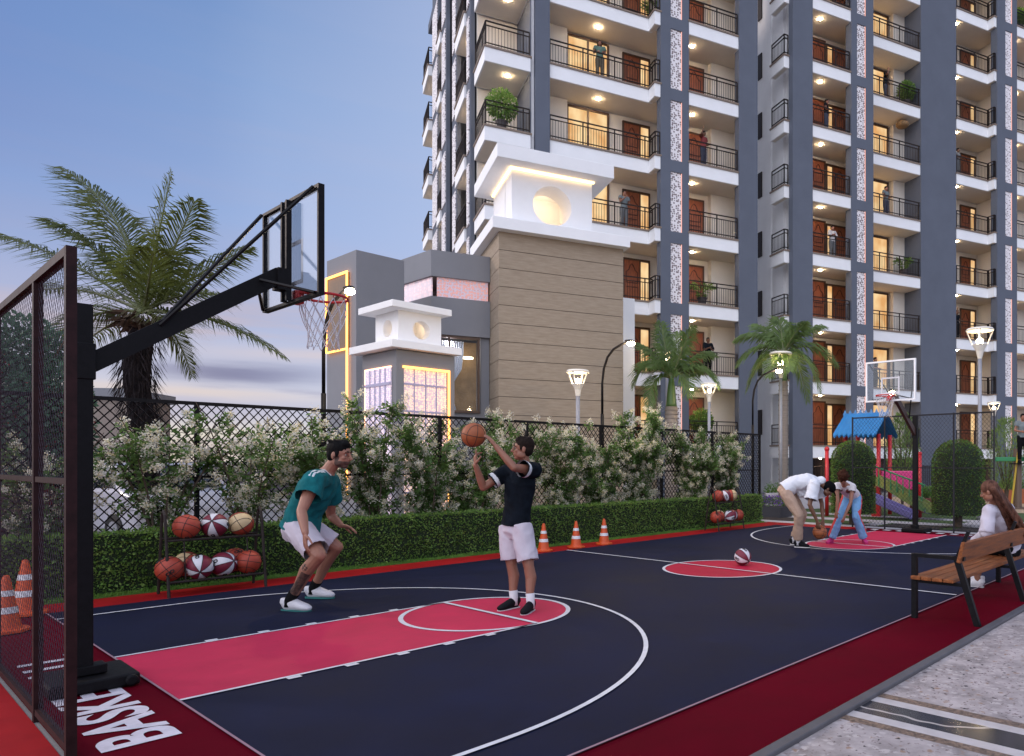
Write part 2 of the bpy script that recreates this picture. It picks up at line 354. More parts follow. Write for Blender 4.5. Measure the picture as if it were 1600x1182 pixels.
csheet('court_far_marking', [rect(13.62, 13.80, -.55+i*.3, -.40+i*.3) for i in range(17)], M_line, .014)
# court lettering on the end band
cu = bpy.data.curves.new('court_lettering', 'FONT'); cu.body = 'BASKETBALL'; cu.size = 1.0; cu.offset = .027; cu.align_x = 'LEFT'; cu.space_character = .98
tf = bpy.data.objects.new('tmp', cu); COL.objects.link(tf); bpy.context.view_layer.update()
tm = bpy.data.meshes.new_from_object(tf.evaluated_get(bpy.context.evaluated_depsgraph_get())); COL.objects.unlink(tf); bpy.data.objects.remove(tf)
xs = [q.co.x for q in tm.vertices]; ys = [q.co.y for q in tm.vertices]
x0, x1, y0, y1 = min(xs), max(xs), min(ys), max(ys)
for q in tm.vertices:      # reads from the near side line (v = 2.22) away to v = -.42, letter tops towards the end fence
    a = (q.co.x-x0)/(x1-x0); b = (q.co.y-y0)/(y1-y0); q.co = Vector((-.15-.36*b, -(2.22-2.66*a), .009))
tm.materials.clear(); tm.materials.append(mat('white_letter_paint', (.62, .58, .64), .55, var=.12, scale=14))
to = bpy.data.objects.new('court_lettering', tm); COL.objects.link(to); to.location = CO; to.rotation_euler = (0, 0, CA); tag(to, kind='structure')
# kerb and stone path to the right
kb = MB(); kb.box(-9, 16, -4.96, -4.885, 0, .055); o = struct('kerb', kb, mat('grey_metal_kerb', (.095, .09, .10), .55, spec=.25, var=.15, scale=8)); o.location = CO; o.rotation_euler = (0, 0, CA); bevel(o, .008)
def terrazzo():
    m = mat('granite_terrazzo', (.36, .315, .31), .45, spec=.2, var=.36, scale=5.5, bump=.03, bscale=90, detail=8)
    nt = m.node_tree; bs = nt.nodes['Principled BSDF']; src = bs.inputs['Base Color'].links[0].from_socket
    tcn = [n for n in nt.nodes if n.type == 'TEX_COORD'][0]
    def chips(sc, lo, hi, col, prev):
        v = nt.nodes.new('ShaderNodeTexVoronoi'); v.inputs['Scale'].default_value = sc; v.inputs['Randomness'].default_value = 1
        nz = nt.nodes.new('ShaderNodeTexNoise'); nz.inputs['Scale'].default_value = sc*1.7; nz.inputs['Detail'].default_value = 3
        ad = nt.nodes.new('ShaderNodeVectorMath'); ad.operation = 'MULTIPLY_ADD'; ad.inputs[1].default_value = (.07, .07, .07)
        nt.links.new(tcn.outputs['Object'], nz.inputs['Vector']); nt.links.new(nz.outputs['Color'], ad.inputs[0]); nt.links.new(tcn.outputs['Object'], ad.inputs[2])
        nt.links.new(ad.outputs[0], v.inputs['Vector'])
        r = nt.nodes.new('ShaderNodeValToRGB'); r.color_ramp.elements[0].position = lo; r.color_ramp.elements[1].position = hi
        r.color_ramp.elements[0].color = (1, 1, 1, 1); r.color_ramp.elements[1].color = (0, 0, 0, 1)
        nt.links.new(v.outputs['Distance'], r.inputs['Fac'])
        mx = nt.nodes.new('ShaderNodeMix'); mx.data_type = 'RGBA'; nt.links.new(r.outputs['Color'], mx.inputs[0]); nt.links.new(prev, mx.inputs[6]); mx.inputs[7].default_value = (*col, 1)
        return mx.outputs[2]
    c = chips(15, .20, .34, (.47, .42, .41), src); c = chips(22, .17, .28, (.20, .15, .15), c); c = chips(9, .075, .125, (.012, .010, .016), c); c = chips(14, .085, .13, (.03, .024, .028), c); c = chips(11, .10, .2, (.30, .20, .15), c)
    nt.links.new(c, bs.inputs['Base Color']); return m
M_terr = terrazzo()
csheet('stone_path', [rect(-9, 2.30, 4.96, 9.5), rect(2.88, 26, 4.96, 9.5)], M_terr, .030)
def mosaic():
    m = mat('brown_pebble_mosaic', (.10, .075, .07), .5, var=.6, scale=45, col2=(.30, .20, .14)); return m
def marble():
    m = mat('dark_polished_marble', (.022, .024, .034), .10, var=.45, scale=1.6, col2=(.06, .058, .066), spec=.5)
    nt = m.node_tree; bs = nt.nodes['Principled BSDF']; src = bs.inputs['Base Color'].links[0].from_socket
    tcn = [n for n in nt.nodes if n.type == 'TEX_COORD'][0]
    wv = nt.nodes.new('ShaderNodeTexWave'); wv.inputs['Scale'].default_value = .55; wv.inputs['Distortion'].default_value = 6; wv.inputs['Detail'].default_value = 3; wv.inputs['Detail Scale'].default_value = 1.4
    nt.links.new(tcn.outputs['Object'], wv.inputs['Vector'])
    r = nt.nodes.new('ShaderNodeValToRGB'); r.color_ramp.elements[0].position = .9945; r.color_ramp.elements[1].position = .999; nt.links.new(wv.outputs['Fac'], r.inputs['Fac'])
    mx = nt.nodes.new('ShaderNodeMix'); mx.data_type = 'RGBA'; nt.links.new(r.outputs['Color'], mx.inputs[0]); nt.links.new(src, mx.inputs[6]); mx.inputs[7].default_value = (.5, .45, .42, 1)
    nt.links.new(mx.outputs[2], bs.inputs['Base Color'])
    for lk in list(bs.inputs['Roughness'].links): nt.links.remove(lk)
    bs.inputs['Roughness'].default_value = .12
    return m
csheet('path_marble_strip', [rect(2.47, 2.70, 4.96, 9.5)], marble(), .031)
csheet('path_white_border', [rect(2.375, 2.47, 4.96, 9.5), rect(2.70, 2.795, 4.96, 9.5)], mat('pale_stone_border', (.50, .46, .46), .35, var=.12, scale=10), .031)
csheet('path_mosaic_border', [rect(2.30, 2.375, 4.96, 9.5), rect(2.795, 2.88, 4.96, 9.5)], mosaic(), .031)
# far end: pale garden paths, beds and lawn beyond the court
M_pave = mat('pale_concrete_paving', (.42, .40, .42), .7, var=.1, scale=2, bump=.03)
M_lawn = mat('lawn', (.045, .085, .018), .9, var=.35, scale=14, bump=.5, bscale=120)
csheet('garden_path', [rect(14.0, 14.5, -12, 10), rect(15.6, 16.3, -14, 10), rect(17.3, 17.9, -14, 10)], M_pave, .010)
csheet('garden_cross_path', [rect(14.5, 15.6, -1.1, -.6), rect(16.3, 17.3, .8, 1.4), rect(14.5, 15.6, 2.4, 2.9)], M_pave, .011)
csheet('lawn', [rect(14.5, 15.6, -6.2, 10), rect(16.3, 17.3, -9, 10), rect(17.9, 27, -9, 14)], M_lawn, .006)
csheet('garden_bed', [rect(14.5, 15.6, -4.5, -3.0), rect(14.62, 15.5, -.45, .9), rect(14.62, 15.5, 1.2, 2.25)], mat('dark_garden_soil', (.03, .022, .02), .95, var=.4, scale=20, bump=.4), .014)
csheet('playground_floor', [rect(21.5, 32, -6.5, 14)], mat('sand_rubber_floor', (.42, .30, .19), .85, var=.15, scale=3), .012)
# ------------------------------------------------------------------ apartment buildings (frame: s along the facade, t into the block)
FL0, FH = 2.41, 3.10
M_rose = glow('rose_screen_led', (1.0, .50, .42), 1.1)
def railing_mb(mb, path, z0, h=.98, step=.115, pw=.045):
    """iron balustrade along a plan polyline"""
    for (x0, y0), (x1, y1) in zip(path[:-1], path[1:]):
        for zz, th in ((h, .042), (h-.17, .028), (.13, .028)):
            mb.bar((x0, y0, z0+zz), (x1, y1, z0+zz), .05, th)
        d = math.hypot(x1-x0, y1-y0); n = max(1, int(d/step))
        for i in range(n+1):
            x, y = x0+(x1-x0)*i/n, y0+(y1-y0)*i/n; post = i in (0, n) or i % 12 == 0
            ww = pw if post else .014
            mb.bar((x, y, z0), (x, y, z0+(h if post else h-.17)), ww, ww, up=(1, 0, 0))
def door_set(root, s0, s1, t, z, h=2.25, light='right', T=None, name='door', leaf=.62):
    """timber door with a carved arch and a lit side glass"""
    mb = MB(); w_ = s1-s0
    for a, b in ((s0, s0+.07), (s1-.07, s1)): mb.box(a, b, t-.10, t+.0, z, z+h, 1)
    mb.box(s0+.07, s1-.07, t-.10, t, z+h-.08, z+h, 1)
    if light == 'right': d0, d1, g0, g1 = s0+.07, s0+w_*leaf, s0+w_*leaf+.05, s1-.07
    elif light == 'left': d0, d1, g0, g1 = s1-w_*leaf, s1-.07, s0+.07, s1-w_*leaf-.05
    else: d0, d1, g0, g1 = s0+.07, s1-.07, 0, 0
    mb.box(d0, d1, t-.06, t-.01, z, z+h-.08, 0)
    if g1: mb.box(min(d1, g1), max(d0, g0), t-.09, t-.01, z, z+h-.08, 1)
    cx_ = (d0+d1)/2; hw = (d1-d0)*.36; zt = z+h-.62     # carved ogee moulding
    pts = [(cx_-hw, z+1.15), (cx_-hw, zt), (cx_-hw*.55, zt+.10), (cx_-hw*.3, zt+.30), (cx_, zt+.38), (cx_+hw*.3, zt+.30), (cx_+hw*.55, zt+.10), (cx_+hw, zt), (cx_+hw, z+1.15), (cx_-hw, z+1.15)]
    for (a, za), (b, zb) in zip(pts[:-1], pts[1:]): mb.bar((a, t-.07, za), (b, t-.07, zb), .03, .035, up=(0, 1, 0), mi=2)
    mb.bar((cx_-hw, t-.07, z+.2), (cx_+hw, t-.07, z+.2), .03, .03, up=(0, 1, 0), mi=2); mb.bar((cx_-hw, t-.07, z+.95), (cx_+hw, t-.07, z+.95), .03, .03, up=(0, 1, 0), mi=2)
    o = mb.build(name, [M_door, M_frame, M_doordark], root, M=T)
    if g1:
        p = MB(); p.box(g0, g1, t-.05, t-.03, z+.05, z+h-.12); p.build('glass_pane', M_pane, o, M=T)
    return o
def window_set(root, s0, s1, t, z, h=2.25, T=None, muls=1):
    mb = MB()
    for i in range(muls+2):
        x = s0+(s1-s0)*i/(muls+1); mb.box(x-.045, x+.045, t-.10, t, z, z+h)
    mb.box(s0-.045, s1+.045, t-.105, t-.002, z+h, z+h+.09); mb.box(s0-.045, s1+.045, t-.105, t-.002, z-.02, z+.05)
    o = mb.build('window', M_frame, root, M=T)
    p = MB(); p.box(s0+.04, s1-.04, t-.05, t-.03, z+.04, z+h); p.build('window_pane', M_pane, o, M=T); return o
def repeat(objs, floors):
    """copies of the ground-level parts, with their sub-parts, for the other storeys"""
    for o in objs:
        for k in floors:
            c = copy_tree(o, o.parent); c.location = o.location+Vector((0, 0, FH*k))
def balcony(root, poly, rail, lamp, T, inner):
    """slab + stone ledge (one part) > railing, ceiling_light on the underside of the slab one storey up"""
    mb = MB(); z = FL0
    mb.prism(poly, z-.62, z-.07, 0); cxp = sum(p[0] for p in poly)/len(poly); cyp = sum(p[1] for p in poly)/len(poly)
    def out(p, d=.045): return (p[0]+(d if p[0] > cxp else -d), p[1]+(d if p[1] > cyp else -d))
    mb.prism([out(p) for p in poly], z-.07, z, 1)
    mb.prism([out(p, -.06) for p in poly], z-.635, z-.62, 2)
    b = mb.build('balcony', [M_white, M_ledge, M_ceil], root, M=T)
    r = MB(); railing_mb(r, rail, z); r.build('railing', M_iron, b, M=T)
    if lamp:
        l = MB(); l.lathe([(.02, -.026), (.045, -.020), (.055, -.006), (.058, .02)], 12, (lamp[0], lamp[1], z-.655)); l.build('ceiling_light', M_lamp, b, M=T)
    return b
def column(root, s0, s1, t0, t1, z0, z1, T, jali=None, m=None, name='column'):
    mb = MB()
    if jali:
        a, b = jali
        mb.box(s0, a, t0, t1, z0, z1); mb.box(b, s1, t0, t1, z0, z1); mb.box(a, b, t0+.22, t1, z0, z1)
        k = 0
        while FL0+FH*k < z1:
            zz = FL0+FH*k; mb.box(a, b, t0, t0+.22, zz-.62, zz-.12); k += 1
    else: mb.box(s0, s1, t0, t1, z0, z1)
    return mb.build(name, m or M_grey, root, M=T)
def jali(root, s0, s1, t, T):
    mb = MB(); mb.box(s0+.005, s1-.005, t+.05, t+.09, FL0-.115, FL0+FH-.625); o = mb.build('jali_screen', M_jali, root, M=T); e = MB(); e.box(s1-.035, s1-.006, t+.02, t+.045, FL0-.11, FL0+FH-.63); e.build('led_strip', M_rose, o, M=T); return o

def tower_left():
    s0, t0 = 11.6, 29.0; root = thing('apartment_building', 'grey and white high-rise apartment block rising directly behind the sandstone clubhouse', 'apartment building', B(s0, t0), BA, 'apartment blocks')
    T = Matrix.Translation((-s0, -t0, 0)); top = FL0+FH*8+.9; NF = range(1, 8); P = []
    # walls: cores behind the balconies
    wl = MB()
    wl.box(5.7, 8.15, 30.9, 31.1, 0, top); wl.box(8.15, 13.9, 30.35, 30.55, 0, top); wl.box(13.9, 17.6, 29.85, 30.05, 0, top); wl.box(13.75, 13.9, 28.42, 30.35, 0, top); wl.box(17.42, 17.6, 28.36, 30.05, 0, top)
    wl.box(16.15, 17.42, 29.5, 29.85, 0, top); wl.box(8.15, 9.35, 30.05, 30.35, 0, top)
    wl.box(15.6, 15.8, 30.05, 34, 0, top); wl.box(6.3, 6.5, 31.1, 46, 0, top); wl.box(6.5, 12.0, 45.8, 46, 0, top); wl.box(11.8, 12.0, 34.0, 45.8, 0, top); wl.box(12.0, 15.8, 34.0, 34.2, 0, top)  # unseen core walls, stepped back to let more sky light into the recess
    wl.build('wall', M_cream, root, M=T)
    wl = MB(); wl.box(7.42, 7.56, 28.8, 30.9, 0, top); wl.build('wall', M_white, root, M=T)
    roof = MB(); roof.box(5.6, 17.7, 28.0, 34.2, top-.5, top); roof.box(5.6, 12.0, 34.2, 46, top-.5, top); roof.build('roof', M_grey, root, M=T)
    column(root, 7.56, 8.15, 28.55, 30.35, 0, top, T); column(root, 12.86, 14.22, 28.0, 28.4, 0, top, T, (13.33, 13.89)); column(root, 16.76, 17.75, 27.95, 28.35, 0, top, T)
    column(root, 7.385, 7.42, 28.7, 30.9, 0, top, T)
    P.append(balcony(root, [(5.57, 28.62), (7.38, 28.62), (7.38, 30.8), (5.57, 30.8)], [(5.62, 30.75), (5.62, 28.68), (7.34, 28.68)], (6.6, 29.3), T, 1))
    P.append(balcony(root, [(8.16, 28.66), (12.78, 28.66), (12.9, 28.42), (13.74, 28.42), (13.74, 30.34), (8.16, 30.34)], [(8.2, 28.72), (12.78, 28.72)], (10.5, 29.35), T, 1))
    P.append(balcony(root, [(12.58, 28.02), (12.852, 28.02), (12.852, 28.655), (12.58, 28.655)], [(12.63, 28.70), (12.63, 28.07), (12.84, 28.07)], None, T, 1))
    P.append(balcony(root, [(14.22, 28.02), (16.76, 28.02), (16.80, 28.37), (17.41, 28.37), (17.41, 29.84), (13.91, 29.84), (13.91, 28.42), (14.22, 28.42)], [(14.26, 28.08), (16.72, 28.08)], (14.75, 28.75), T, 1))
    P.append(window_set(root, 9.42, 11.3, 30.35, FL0+.03, 2.28, T))
    P.append(door_set(root, 12.0, 13.35, 30.35, FL0+.01, 2.25, 'right', T))
    P.append(door_set(root, 14.85, 15.92, 29.85, FL0+.01, 2.2, None, T))
    P.append(jali(root, 13.33, 13.89, 28.0, T))
    # left flank: four slim piers with screens and the balconies between them
    for i, (a, b) in enumerate(((30.95, 31.9), (34.4, 35.75), (37.6, 39.2), (40.5, 42.8))):
        pr = MB(); pr.box(5.44, 5.62, a, b, 0, top); pr.box(5.62, 6.3, b-.2, b, 0, top); pr.build('column', M_grey, root, M=T)
        j = MB(); j.box(5.40, 5.438, a+.22, b-.22, FL0-.115, FL0+FH-.62); P.append(j.build('jali_screen', M_jali, root, M=T))
    for (a, b, sx, lp) in ((31.92, 34.38, 5.35, 1), (35.77, 37.58, 5.75, 0), (39.22, 40.48, 5.35, 1), (42.82, 45.2, 5.2, 1)):
        P.append(balcony(root, [(sx, a), (6.3, a), (6.3, b), (sx, b)], [(6.25, a+.05), (sx+.05, a+.05), (sx+.05, b-.05)], (5.95, (a+b)/2) if lp else None, T, 1))
    repeat(P, NF)
    # open parking storey
    st = MB()
    for s in (6.2, 8.0, 13.5, 17.2): st.box(s-.3, s+.3, 31.5, 32.1, 0, FL0-.6)
    st.build('pier', M_grey2, root, M=T)
    return root
def tower_right():
    s0, t0 = 28.0, 29.0; root = thing('apartment_building', 'wide grey and white high-rise apartment block behind the playground at the right', 'apartment building', B(s0, t0), BA, 'apartment blocks')
    T = Matrix.Translation((-s0, -t0, 0)); top = FL0+FH*10+.9; NF = range(1, 10); P = []
    wl = MB()
    wl.box(20.4, 24.7, 29.75, 29.95, FL0-.6, top); wl.box(24.52, 24.68, 28.45, 30.65, FL0-.6, top); wl.box(24.7, 29.3, 30.65, 30.85, FL0-.6, top); wl.box(28.12, 28.95, 30.25, 30.65, FL0-.6, top)
    wl.box(31.4, 36.2, 30.75, 30.95, FL0-.6, top); wl.box(35.3, 35.75, 28.95, 30.75, FL0-.6, top); wl.box(36.2, 44, 30.3, 30.5, FL0-.6, top)
    wl.build('wall', M_cream, root, M=T)
    wl = MB(); wl.box(20.25, 20.6, 28.3, 33.2, 0, top); wl.box(20.10, 20.25, 29.3, 30.0, 0, top); wl.box(20.15, 20.25, 30.5, 31.0, 0, top); wl.box(20.6, 44, 38, 38.2, 0, top)
    wl.build('wall', M_white, root, M=T)
    roof = MB(); roof.box(20.0, 44, 28.5, 38.2, top-.5, top); roof.build('roof', M_grey, root, M=T)
    column(root, 19.72, 20.88, 27.95, 28.3, 0, top, T); column(root, 23.25, 24.66, 27.95, 28.4, 0, top, T, (23.6, 24.17))
    column(root, 28.95, 31.62, 29.0, 34.0, 0, top, T); column(root, 34.30, 35.97, 28.45, 28.9, 0, top, T, (34.98, 35.56))
    P.append(balcony(root, [(19.42, 28.25), (19.71, 28.25), (19.71, 29.4), (19.42, 29.4)], [(19.68, 28.31), (19.47, 28.31), (19.47, 29.36)], None, T, 1))
    P.append(balcony(root, [(20.88, 28.0), (23.25, 28.0), (23.3, 28.42), (24.5, 28.42), (24.5, 29.74), (20.88, 29.74)], [(20.92, 28.06), (23.2, 28.06)], (21.75, 28.5), T, 1))
    P.append(balcony(root, [(24.66, 29.05), (29.28, 29.05), (29.28, 30.65), (24.66, 30.65)], [(24.7, 29.11), (29.24, 29.11)], (25.05, 29.4), T, 1))
    P.append(balcony(root, [(31.62, 28.95), (34.29, 28.95), (35.28, 28.93), (35.28, 30.74), (31.62, 30.74)], [(31.66, 29.01), (34.25, 29.01)], (31.95, 29.3), T, 1))
    P.append(balcony(root, [(34.1, 28.5), (34.295, 28.5), (34.295, 28.96), (34.1, 28.96)], [(34.14, 29.0), (34.14, 28.55), (34.26, 28.55)], None, T, 1))
    P.append(balcony(root, [(35.97, 28.5), (43.5, 28.5), (43.5, 30.3), (35.97, 30.3)], [(36.0, 28.56), (43.4, 28.56)], (36.4, 28.95), T, 1))
    P.append(door_set(root, 22.05, 22.98, 29.75, FL0+.01, 2.3, None, T))
    P.append(door_set(root, 23.02, 24.40, 29.75, FL0+.01, 2.2, 'left', T, leaf=.68))
    P.append(window_set(root, 26.3, 28.0, 30.65, FL0+.03, 2.3, T, 0))
    P.append(door_set(root, 33.8, 35.1, 30.75, FL0+.01, 2.2, 'right', T))
    P.append(door_set(root, 32.4, 32.75, 30.75, FL0+.01, 2.2, None, T))
    P.append(door_set(root, 36.9, 38.2, 30.3, FL0+.01, 2.2, 'right', T))
    P.append(jali(root, 23.6, 24.17, 27.95, T)); P.append(jali(root, 34.98, 35.56, 28.45, T))
    v = MB(); v.box(20.20, 20.26, 31.44, 31.8, FL0+.6, FL0+1.9); P.append(v.build('service_window', M_iron, root, M=T))
    repeat(P, NF)
    st = MB()
    for s in (20.6, 22.0, 23.2, 25.0, 27, 30.2, 33, 35.5, 38): st.box(s-.28, s+.28, 30, 30.6, 0, FL0-.6)
    st.box(20.6, 44, 37.6, 38, 0, FL0-.5); st.build('pier', mat('brown_pier_cladding', (.085, .055, .05), .7, var=.2, scale=2), root, M=T)
    gr = MB()
    for i in range(70): gr.box(20.9+i*.15, 20.93+i*.15, 28.6, 28.63, .05, 1.35)
    gr.box(20.9, 31.4, 28.59, 28.64, 1.35, 1.40); gr.box(20.9, 31.4, 28.59, 28.64, .05, .09)
    gr.build('parking_grille', M_iron, root, M=T)
    return root
BA_L = tower_left(); BA_R = tower_right()

# ------------------------------------------------------------------ clubhouse
def board_mat():
    m = mat('travertine_cladding', (.335, .262, .19), .65, spec=.15, var=.10, scale=2.2, stretch=(1.2, 1.2, 9), bump=.05, bscale=40, col2=(.40, .325, .245), detail=8); return m
M_trav = board_mat(); M_groove = mat('dark_joint', (.05, .038, .03), .8)
def clubhouse():
    s0, t0 = 4.55, 21.29; root = thing('clubhouse', 'clubhouse with sandstone boarded tower, white portal with round opening and grey screened wings', 'clubhouse', B(s0, t0), BA)
    T = Matrix.Translation((-s0, -t0, 0))
    mb = MB(); zb = 0; zs = [8.33-.54*i for i in range(16)]+[0]
    for a, b in zip(zs[1:], zs[:-1]): mb.box(4.55, 8.46, 21.29, 24.3, a+.016, b, 0)
    mb.box(4.57, 8.44, 21.31, 24.28, 0, 8.3, 1)
    mb.build('tower_wall', [M_trav, M_groove], root, M=T)
    mb = MB(); mb.box(4.31, 8.58, 20.99, 24.6, 8.33, 8.67); bevel(mb.build('cornice_slab', M_white, root, M=T), .012)
    # white portal box with a round opening through its front and back wall
    mb = MB()
    def holed(x0, x1, z0, z1, t, th, cx_, cz_, r, n=40):
        fr, bk = [], []
        ring = [(cx_+r*math.cos(2*math.pi*i/n), cz_+r*math.sin(2*math.pi*i/n)) for i in range(n)]
        outer = []
        for i in range(n):
            a = 2*math.pi*i/n; dx, dz = math.cos(a), math.sin(a)
            kx = ((x1-cx_) if dx > 0 else (cx_-x0))/max(abs(dx), 1e-6); kz = ((z1-cz_) if dz > 0 else (cz_-z0))/max(abs(dz), 1e-6)
            k = min(kx, kz); outer.append((cx_+dx*k, cz_+dz*k))
        vs = []; 
        for tt in (t, t+th):
            vs += [(x, tt, zz) for x, zz in ring]+[(x, tt, zz) for x, zz in outer]
        fs = []
        for i in range(n):
            j = (i+1) % n
            fs += [(i, j, n+j, n+i), (2*n+j, 2*n+i, 3*n+i, 3*n+j), (j, i, 2*n+i, 2*n+j)]
        mb.add(vs, fs)
        for (xa, za) in ((x0, z0), (x1, z0), (x0, z1), (x1, z1)):   # corner triangles
            near = sorted(range(n), key=lambda q: (outer[q][0]-xa)**2+(outer[q][1]-za)**2)[:2]
            for tt in (t, t+th): mb.add([(xa, tt, za), (outer[near[0]][0], tt, outer[near[0]][1]), (outer[near[1]][0], tt, outer[near[1]][1])], [(0, 1, 2)])
    zc = 9.39
    holed(4.96, 7.47, 8.67, 10.34, 21.44, .9, 6.2, zc, .60)
    mb.box(4.96, 5.3, 22.34, 24.0, 8.67, 10.34); mb.box(7.1, 7.47, 22.34, 24.0, 8.67, 10.34); mb.box(5.3, 7.1, 23.7, 24.0, 8.67, 10.34)
    mb.box(4.97, 4.99, 21.45, 22.34, 8.67, 10.33); mb.box(7.44, 7.46, 21.45, 22.34, 8.67, 10.33)
    mb.build('portal', M_white, root, M=T)
    mb = MB(); mb.box(4.41, 7.98, 20.84, 24.4, 10.34, 10.74); bevel(mb.build('portal_roof', M_white, root, M=T), .012)
    mb = MB(); mb.box(4.90, 7.52, 21.36, 21.42, 10.285, 10.336); mb.box(4.90, 4.95, 21.42, 24.0, 10.285, 10.336); mb.build('cove_light', M_ledw, root, M=T)
    mb = MB(); mb.box(8.48, 9.94, 23.9, 25.5, 0, 7.45); mb.build('stair_block', M_white, root, M=T)
    # grey wing: front along the building, flank turned to the court
    U2 = (CU.x*math.cos(BA)+CU.y*math.sin(BA), -CU.x*math.sin(BA)+CU.y*math.cos(BA))   # court directions in building axes
    V2 = (-CV.x*math.cos(BA)-CV.y*math.sin(BA), CV.x*math.sin(BA)-CV.y*math.cos(BA))   # away from the court
    c0 = (2.82, 22.5); Ln = 4.6; p1 = (c0[0]+V2[0]*Ln, c0[1]+V2[1]*Ln); 
    def wedge(o, z0, z1, mi, mb): mb.prism([(c0[0]+o, c0[1]+o), (4.54, c0[1]+o), (4.54, c0[1]+5), (p1[0]+U2[0]*(o*1+2.5), p1[1]+U2[1]*(o+2.5)), (p1[0]+o*U2[0], p1[1]+o*U2[1])], z0, z1, mi)
    mb = MB(); wedge(0, 7.10, 7.88, 0, mb); wedge(0, 5.38, 6.50, 0, mb); wedge(.12, 0, 3.05, 0, mb); wedge(.9, 6.5, 7.1, 0, mb); wedge(1.6, 3.05, 5.38, 0, mb)
    mb.box(4.28, 4.54, 22.62, 25, 3.05, 5.38, 0)
    mb.build('grey_wing', M_grey2, root, M=T)
    mj = jalimat('backlit_jali', (.80, .74, .80), (.75, .55, .60), 9, (1.0, .66, .66), .55)
    mb = MB(); mb.box(3.0, 4.5, 22.60, 22.64, 6.5, 7.1); mb.build('screen_band', jalimat('coral_jali', (.70, .62, .72), (.34, .16, .18), 11, (1.0, .52, .45), .55), root, M=T)
    mb = MB(); q = (c0[0]+.10*U2[0]+.12*V2[0], c0[1]+.10*U2[1]+.12*V2[1]); q2 = (p1[0]+.10*U2[0], p1[1]+.10*U2[1]); mb.bar((*q, 6.8), (*q2, 6.8), .04, .598); mb.build('screen_band', mj, root, M=T)
    # tall window with a white curtain
    mb = MB(); x0, x1 = 2.95, 4.24
    for a, b in ((x0, x0+.05), (x1-.06, x1), (3.32, 3.37)): mb.box(a, b, 22.55, 22.63, 3.12, 5.36)
    mb.box(x0, x1, 22.54, 22.64, 5.30, 5.38); mb.box(x0, x1, 22.54, 22.64, 3.05, 3.12); wf = mb.build('window', M_frame, root, M=T)
    mb = MB(); mb.box(x0+.05, x1-.06, 22.595, 22.605, 3.12, 5.30); mb.build('window_pane', glassmat('clubhouse_glass', (.94, .95, .96), .0), wf, M=T)
    mb = MB(); n = 60; row = []
    for i in range(n+1):
        a = i/n; x = 3.0+a*.80; row.append((x, 22.80+.035*math.sin(a*75), a))
    vs = []; 
    for k, zz in enumerate((5.25, 4.9, 4.4, 4.0, 3.6, 3.15)):
        pull = (0, 0, .03, .16, .20, .12)[k]*2.2
        for x, y, a in row: vs.append((x-a*pull*.8, y, zz))
    fs = [(k*(n+1)+i, k*(n+1)+i+1, (k+1)*(n+1)+i+1, (k+1)*(n+1)+i) for k in range(5) for i in range(n)]
    mb.add(vs, fs); mb.build('curtain', mat('white_curtain', (.86, .88, .93), .8), root, M=T)
    mb = MB(); mb.box(3.0, 4.26, 23.2, 23.22, 3.1, 5.3, 0); mb.build('room_wall', mat('glowing_room_wall', (.30, .20, .11), .7, var=.3, scale=3, emis=(1, .62, .32), estr=.05), root, M=T)  # warm room light put into the wall as a faint glow
    mb = MB(); mb.lathe([(.16, 0), (.16, .05)], 16, (3.95, 22.9, 4.75)); mb.build('pendant_lamp', glow('soft_pendant', (1, .82, .55), 5), root, M=T)
    # small porch tower and tall pylon follow the court's direction
    M2 = T @ Matrix(((U2[0], V2[0], 0, 0), (U2[1], V2[1], 0, 0), (0, 0, 1, 0), (0, 0, 0, 1)))
    # court point (u,v) in building axes
    def uv(u, v): p = C(u, v); return (p.x*math.cos(BA)+p.y*math.sin(BA), -p.x*math.sin(BA)+p.y*math.cos(BA))
    O2 = uv(0, 0); M2 = T @ Matrix.Translation((O2[0], O2[1], 0)) @ Matrix(((U2[0], V2[0], 0, 0), (U2[1], V2[1], 0, 0), (0, 0, 1, 0), (0, 0, 0, 1)))
    # axes of M2: x = court u, y = -v
    u0, y0 = 6.23, 7.42
    mb = MB()
    mb.box(u0, u0+.17, y0, 8.89, 0, 3.9); mb.box(u0+1.21, 7.60, y0, 8.89, 0, 3.9); mb.box(u0+.17, u0+1.21, y0, 8.89, 3.545, 3.9); mb.box(u0+.17, u0+1.21, y0+.12, 8.89, 0, 3.545)
    mb.box(u0-.0, u0+.0001, y0, y0, 0, 0)
    mb.build('porch_wall', M_grey2, root, M=M2)
    mw = jalimat('lit_jali_window', (.66, .62, .76), (.9, .7, .55), 24, (1.0, .60, .38), 1.0)
    grid = mat('violet_grey_mullion', (.42, .40, .58), .6)
    mb = MB(); mb.box(u0+.18, u0+1.20, y0+.05, y0+.10, .3, 3.54, 0)
    for i in range(1, 4): mb.box(u0+.17+.26*i-.012, u0+.17+.26*i+.012, y0+.035, y0+.049, .3, 3.54, 1)
    for i in range(1, 6): mb.box(u0+.18, u0+1.20, y0+.03, y0+.048, .3+.58*i-.02, .3+.58*i+.02, 1)
    mb.build('jali_window', [mw, grid], root, M=M2)
    mb = MB(); mb.box(u0-.03, u0-.005, 7.60, 8.70, .3, 3.54, 0)
    for i in range(1, 5): mb.box(u0-.045, u0-.031, 7.60+.22*i-.015, 7.60+.22*i+.015, .3, 3.54, 1)
    for i in range(1, 6): mb.box(u0-.05, u0-.031, 7.60, 8.70, .3+.58*i-.03, .3+.58*i+.03, 1)
    mb.build('jali_window', [jalimat('violet_lit_jali', (.66, .64, .82), (.9, .75, .8), 24, (1.0, .70, .66), .6), grid], root, M=M2)
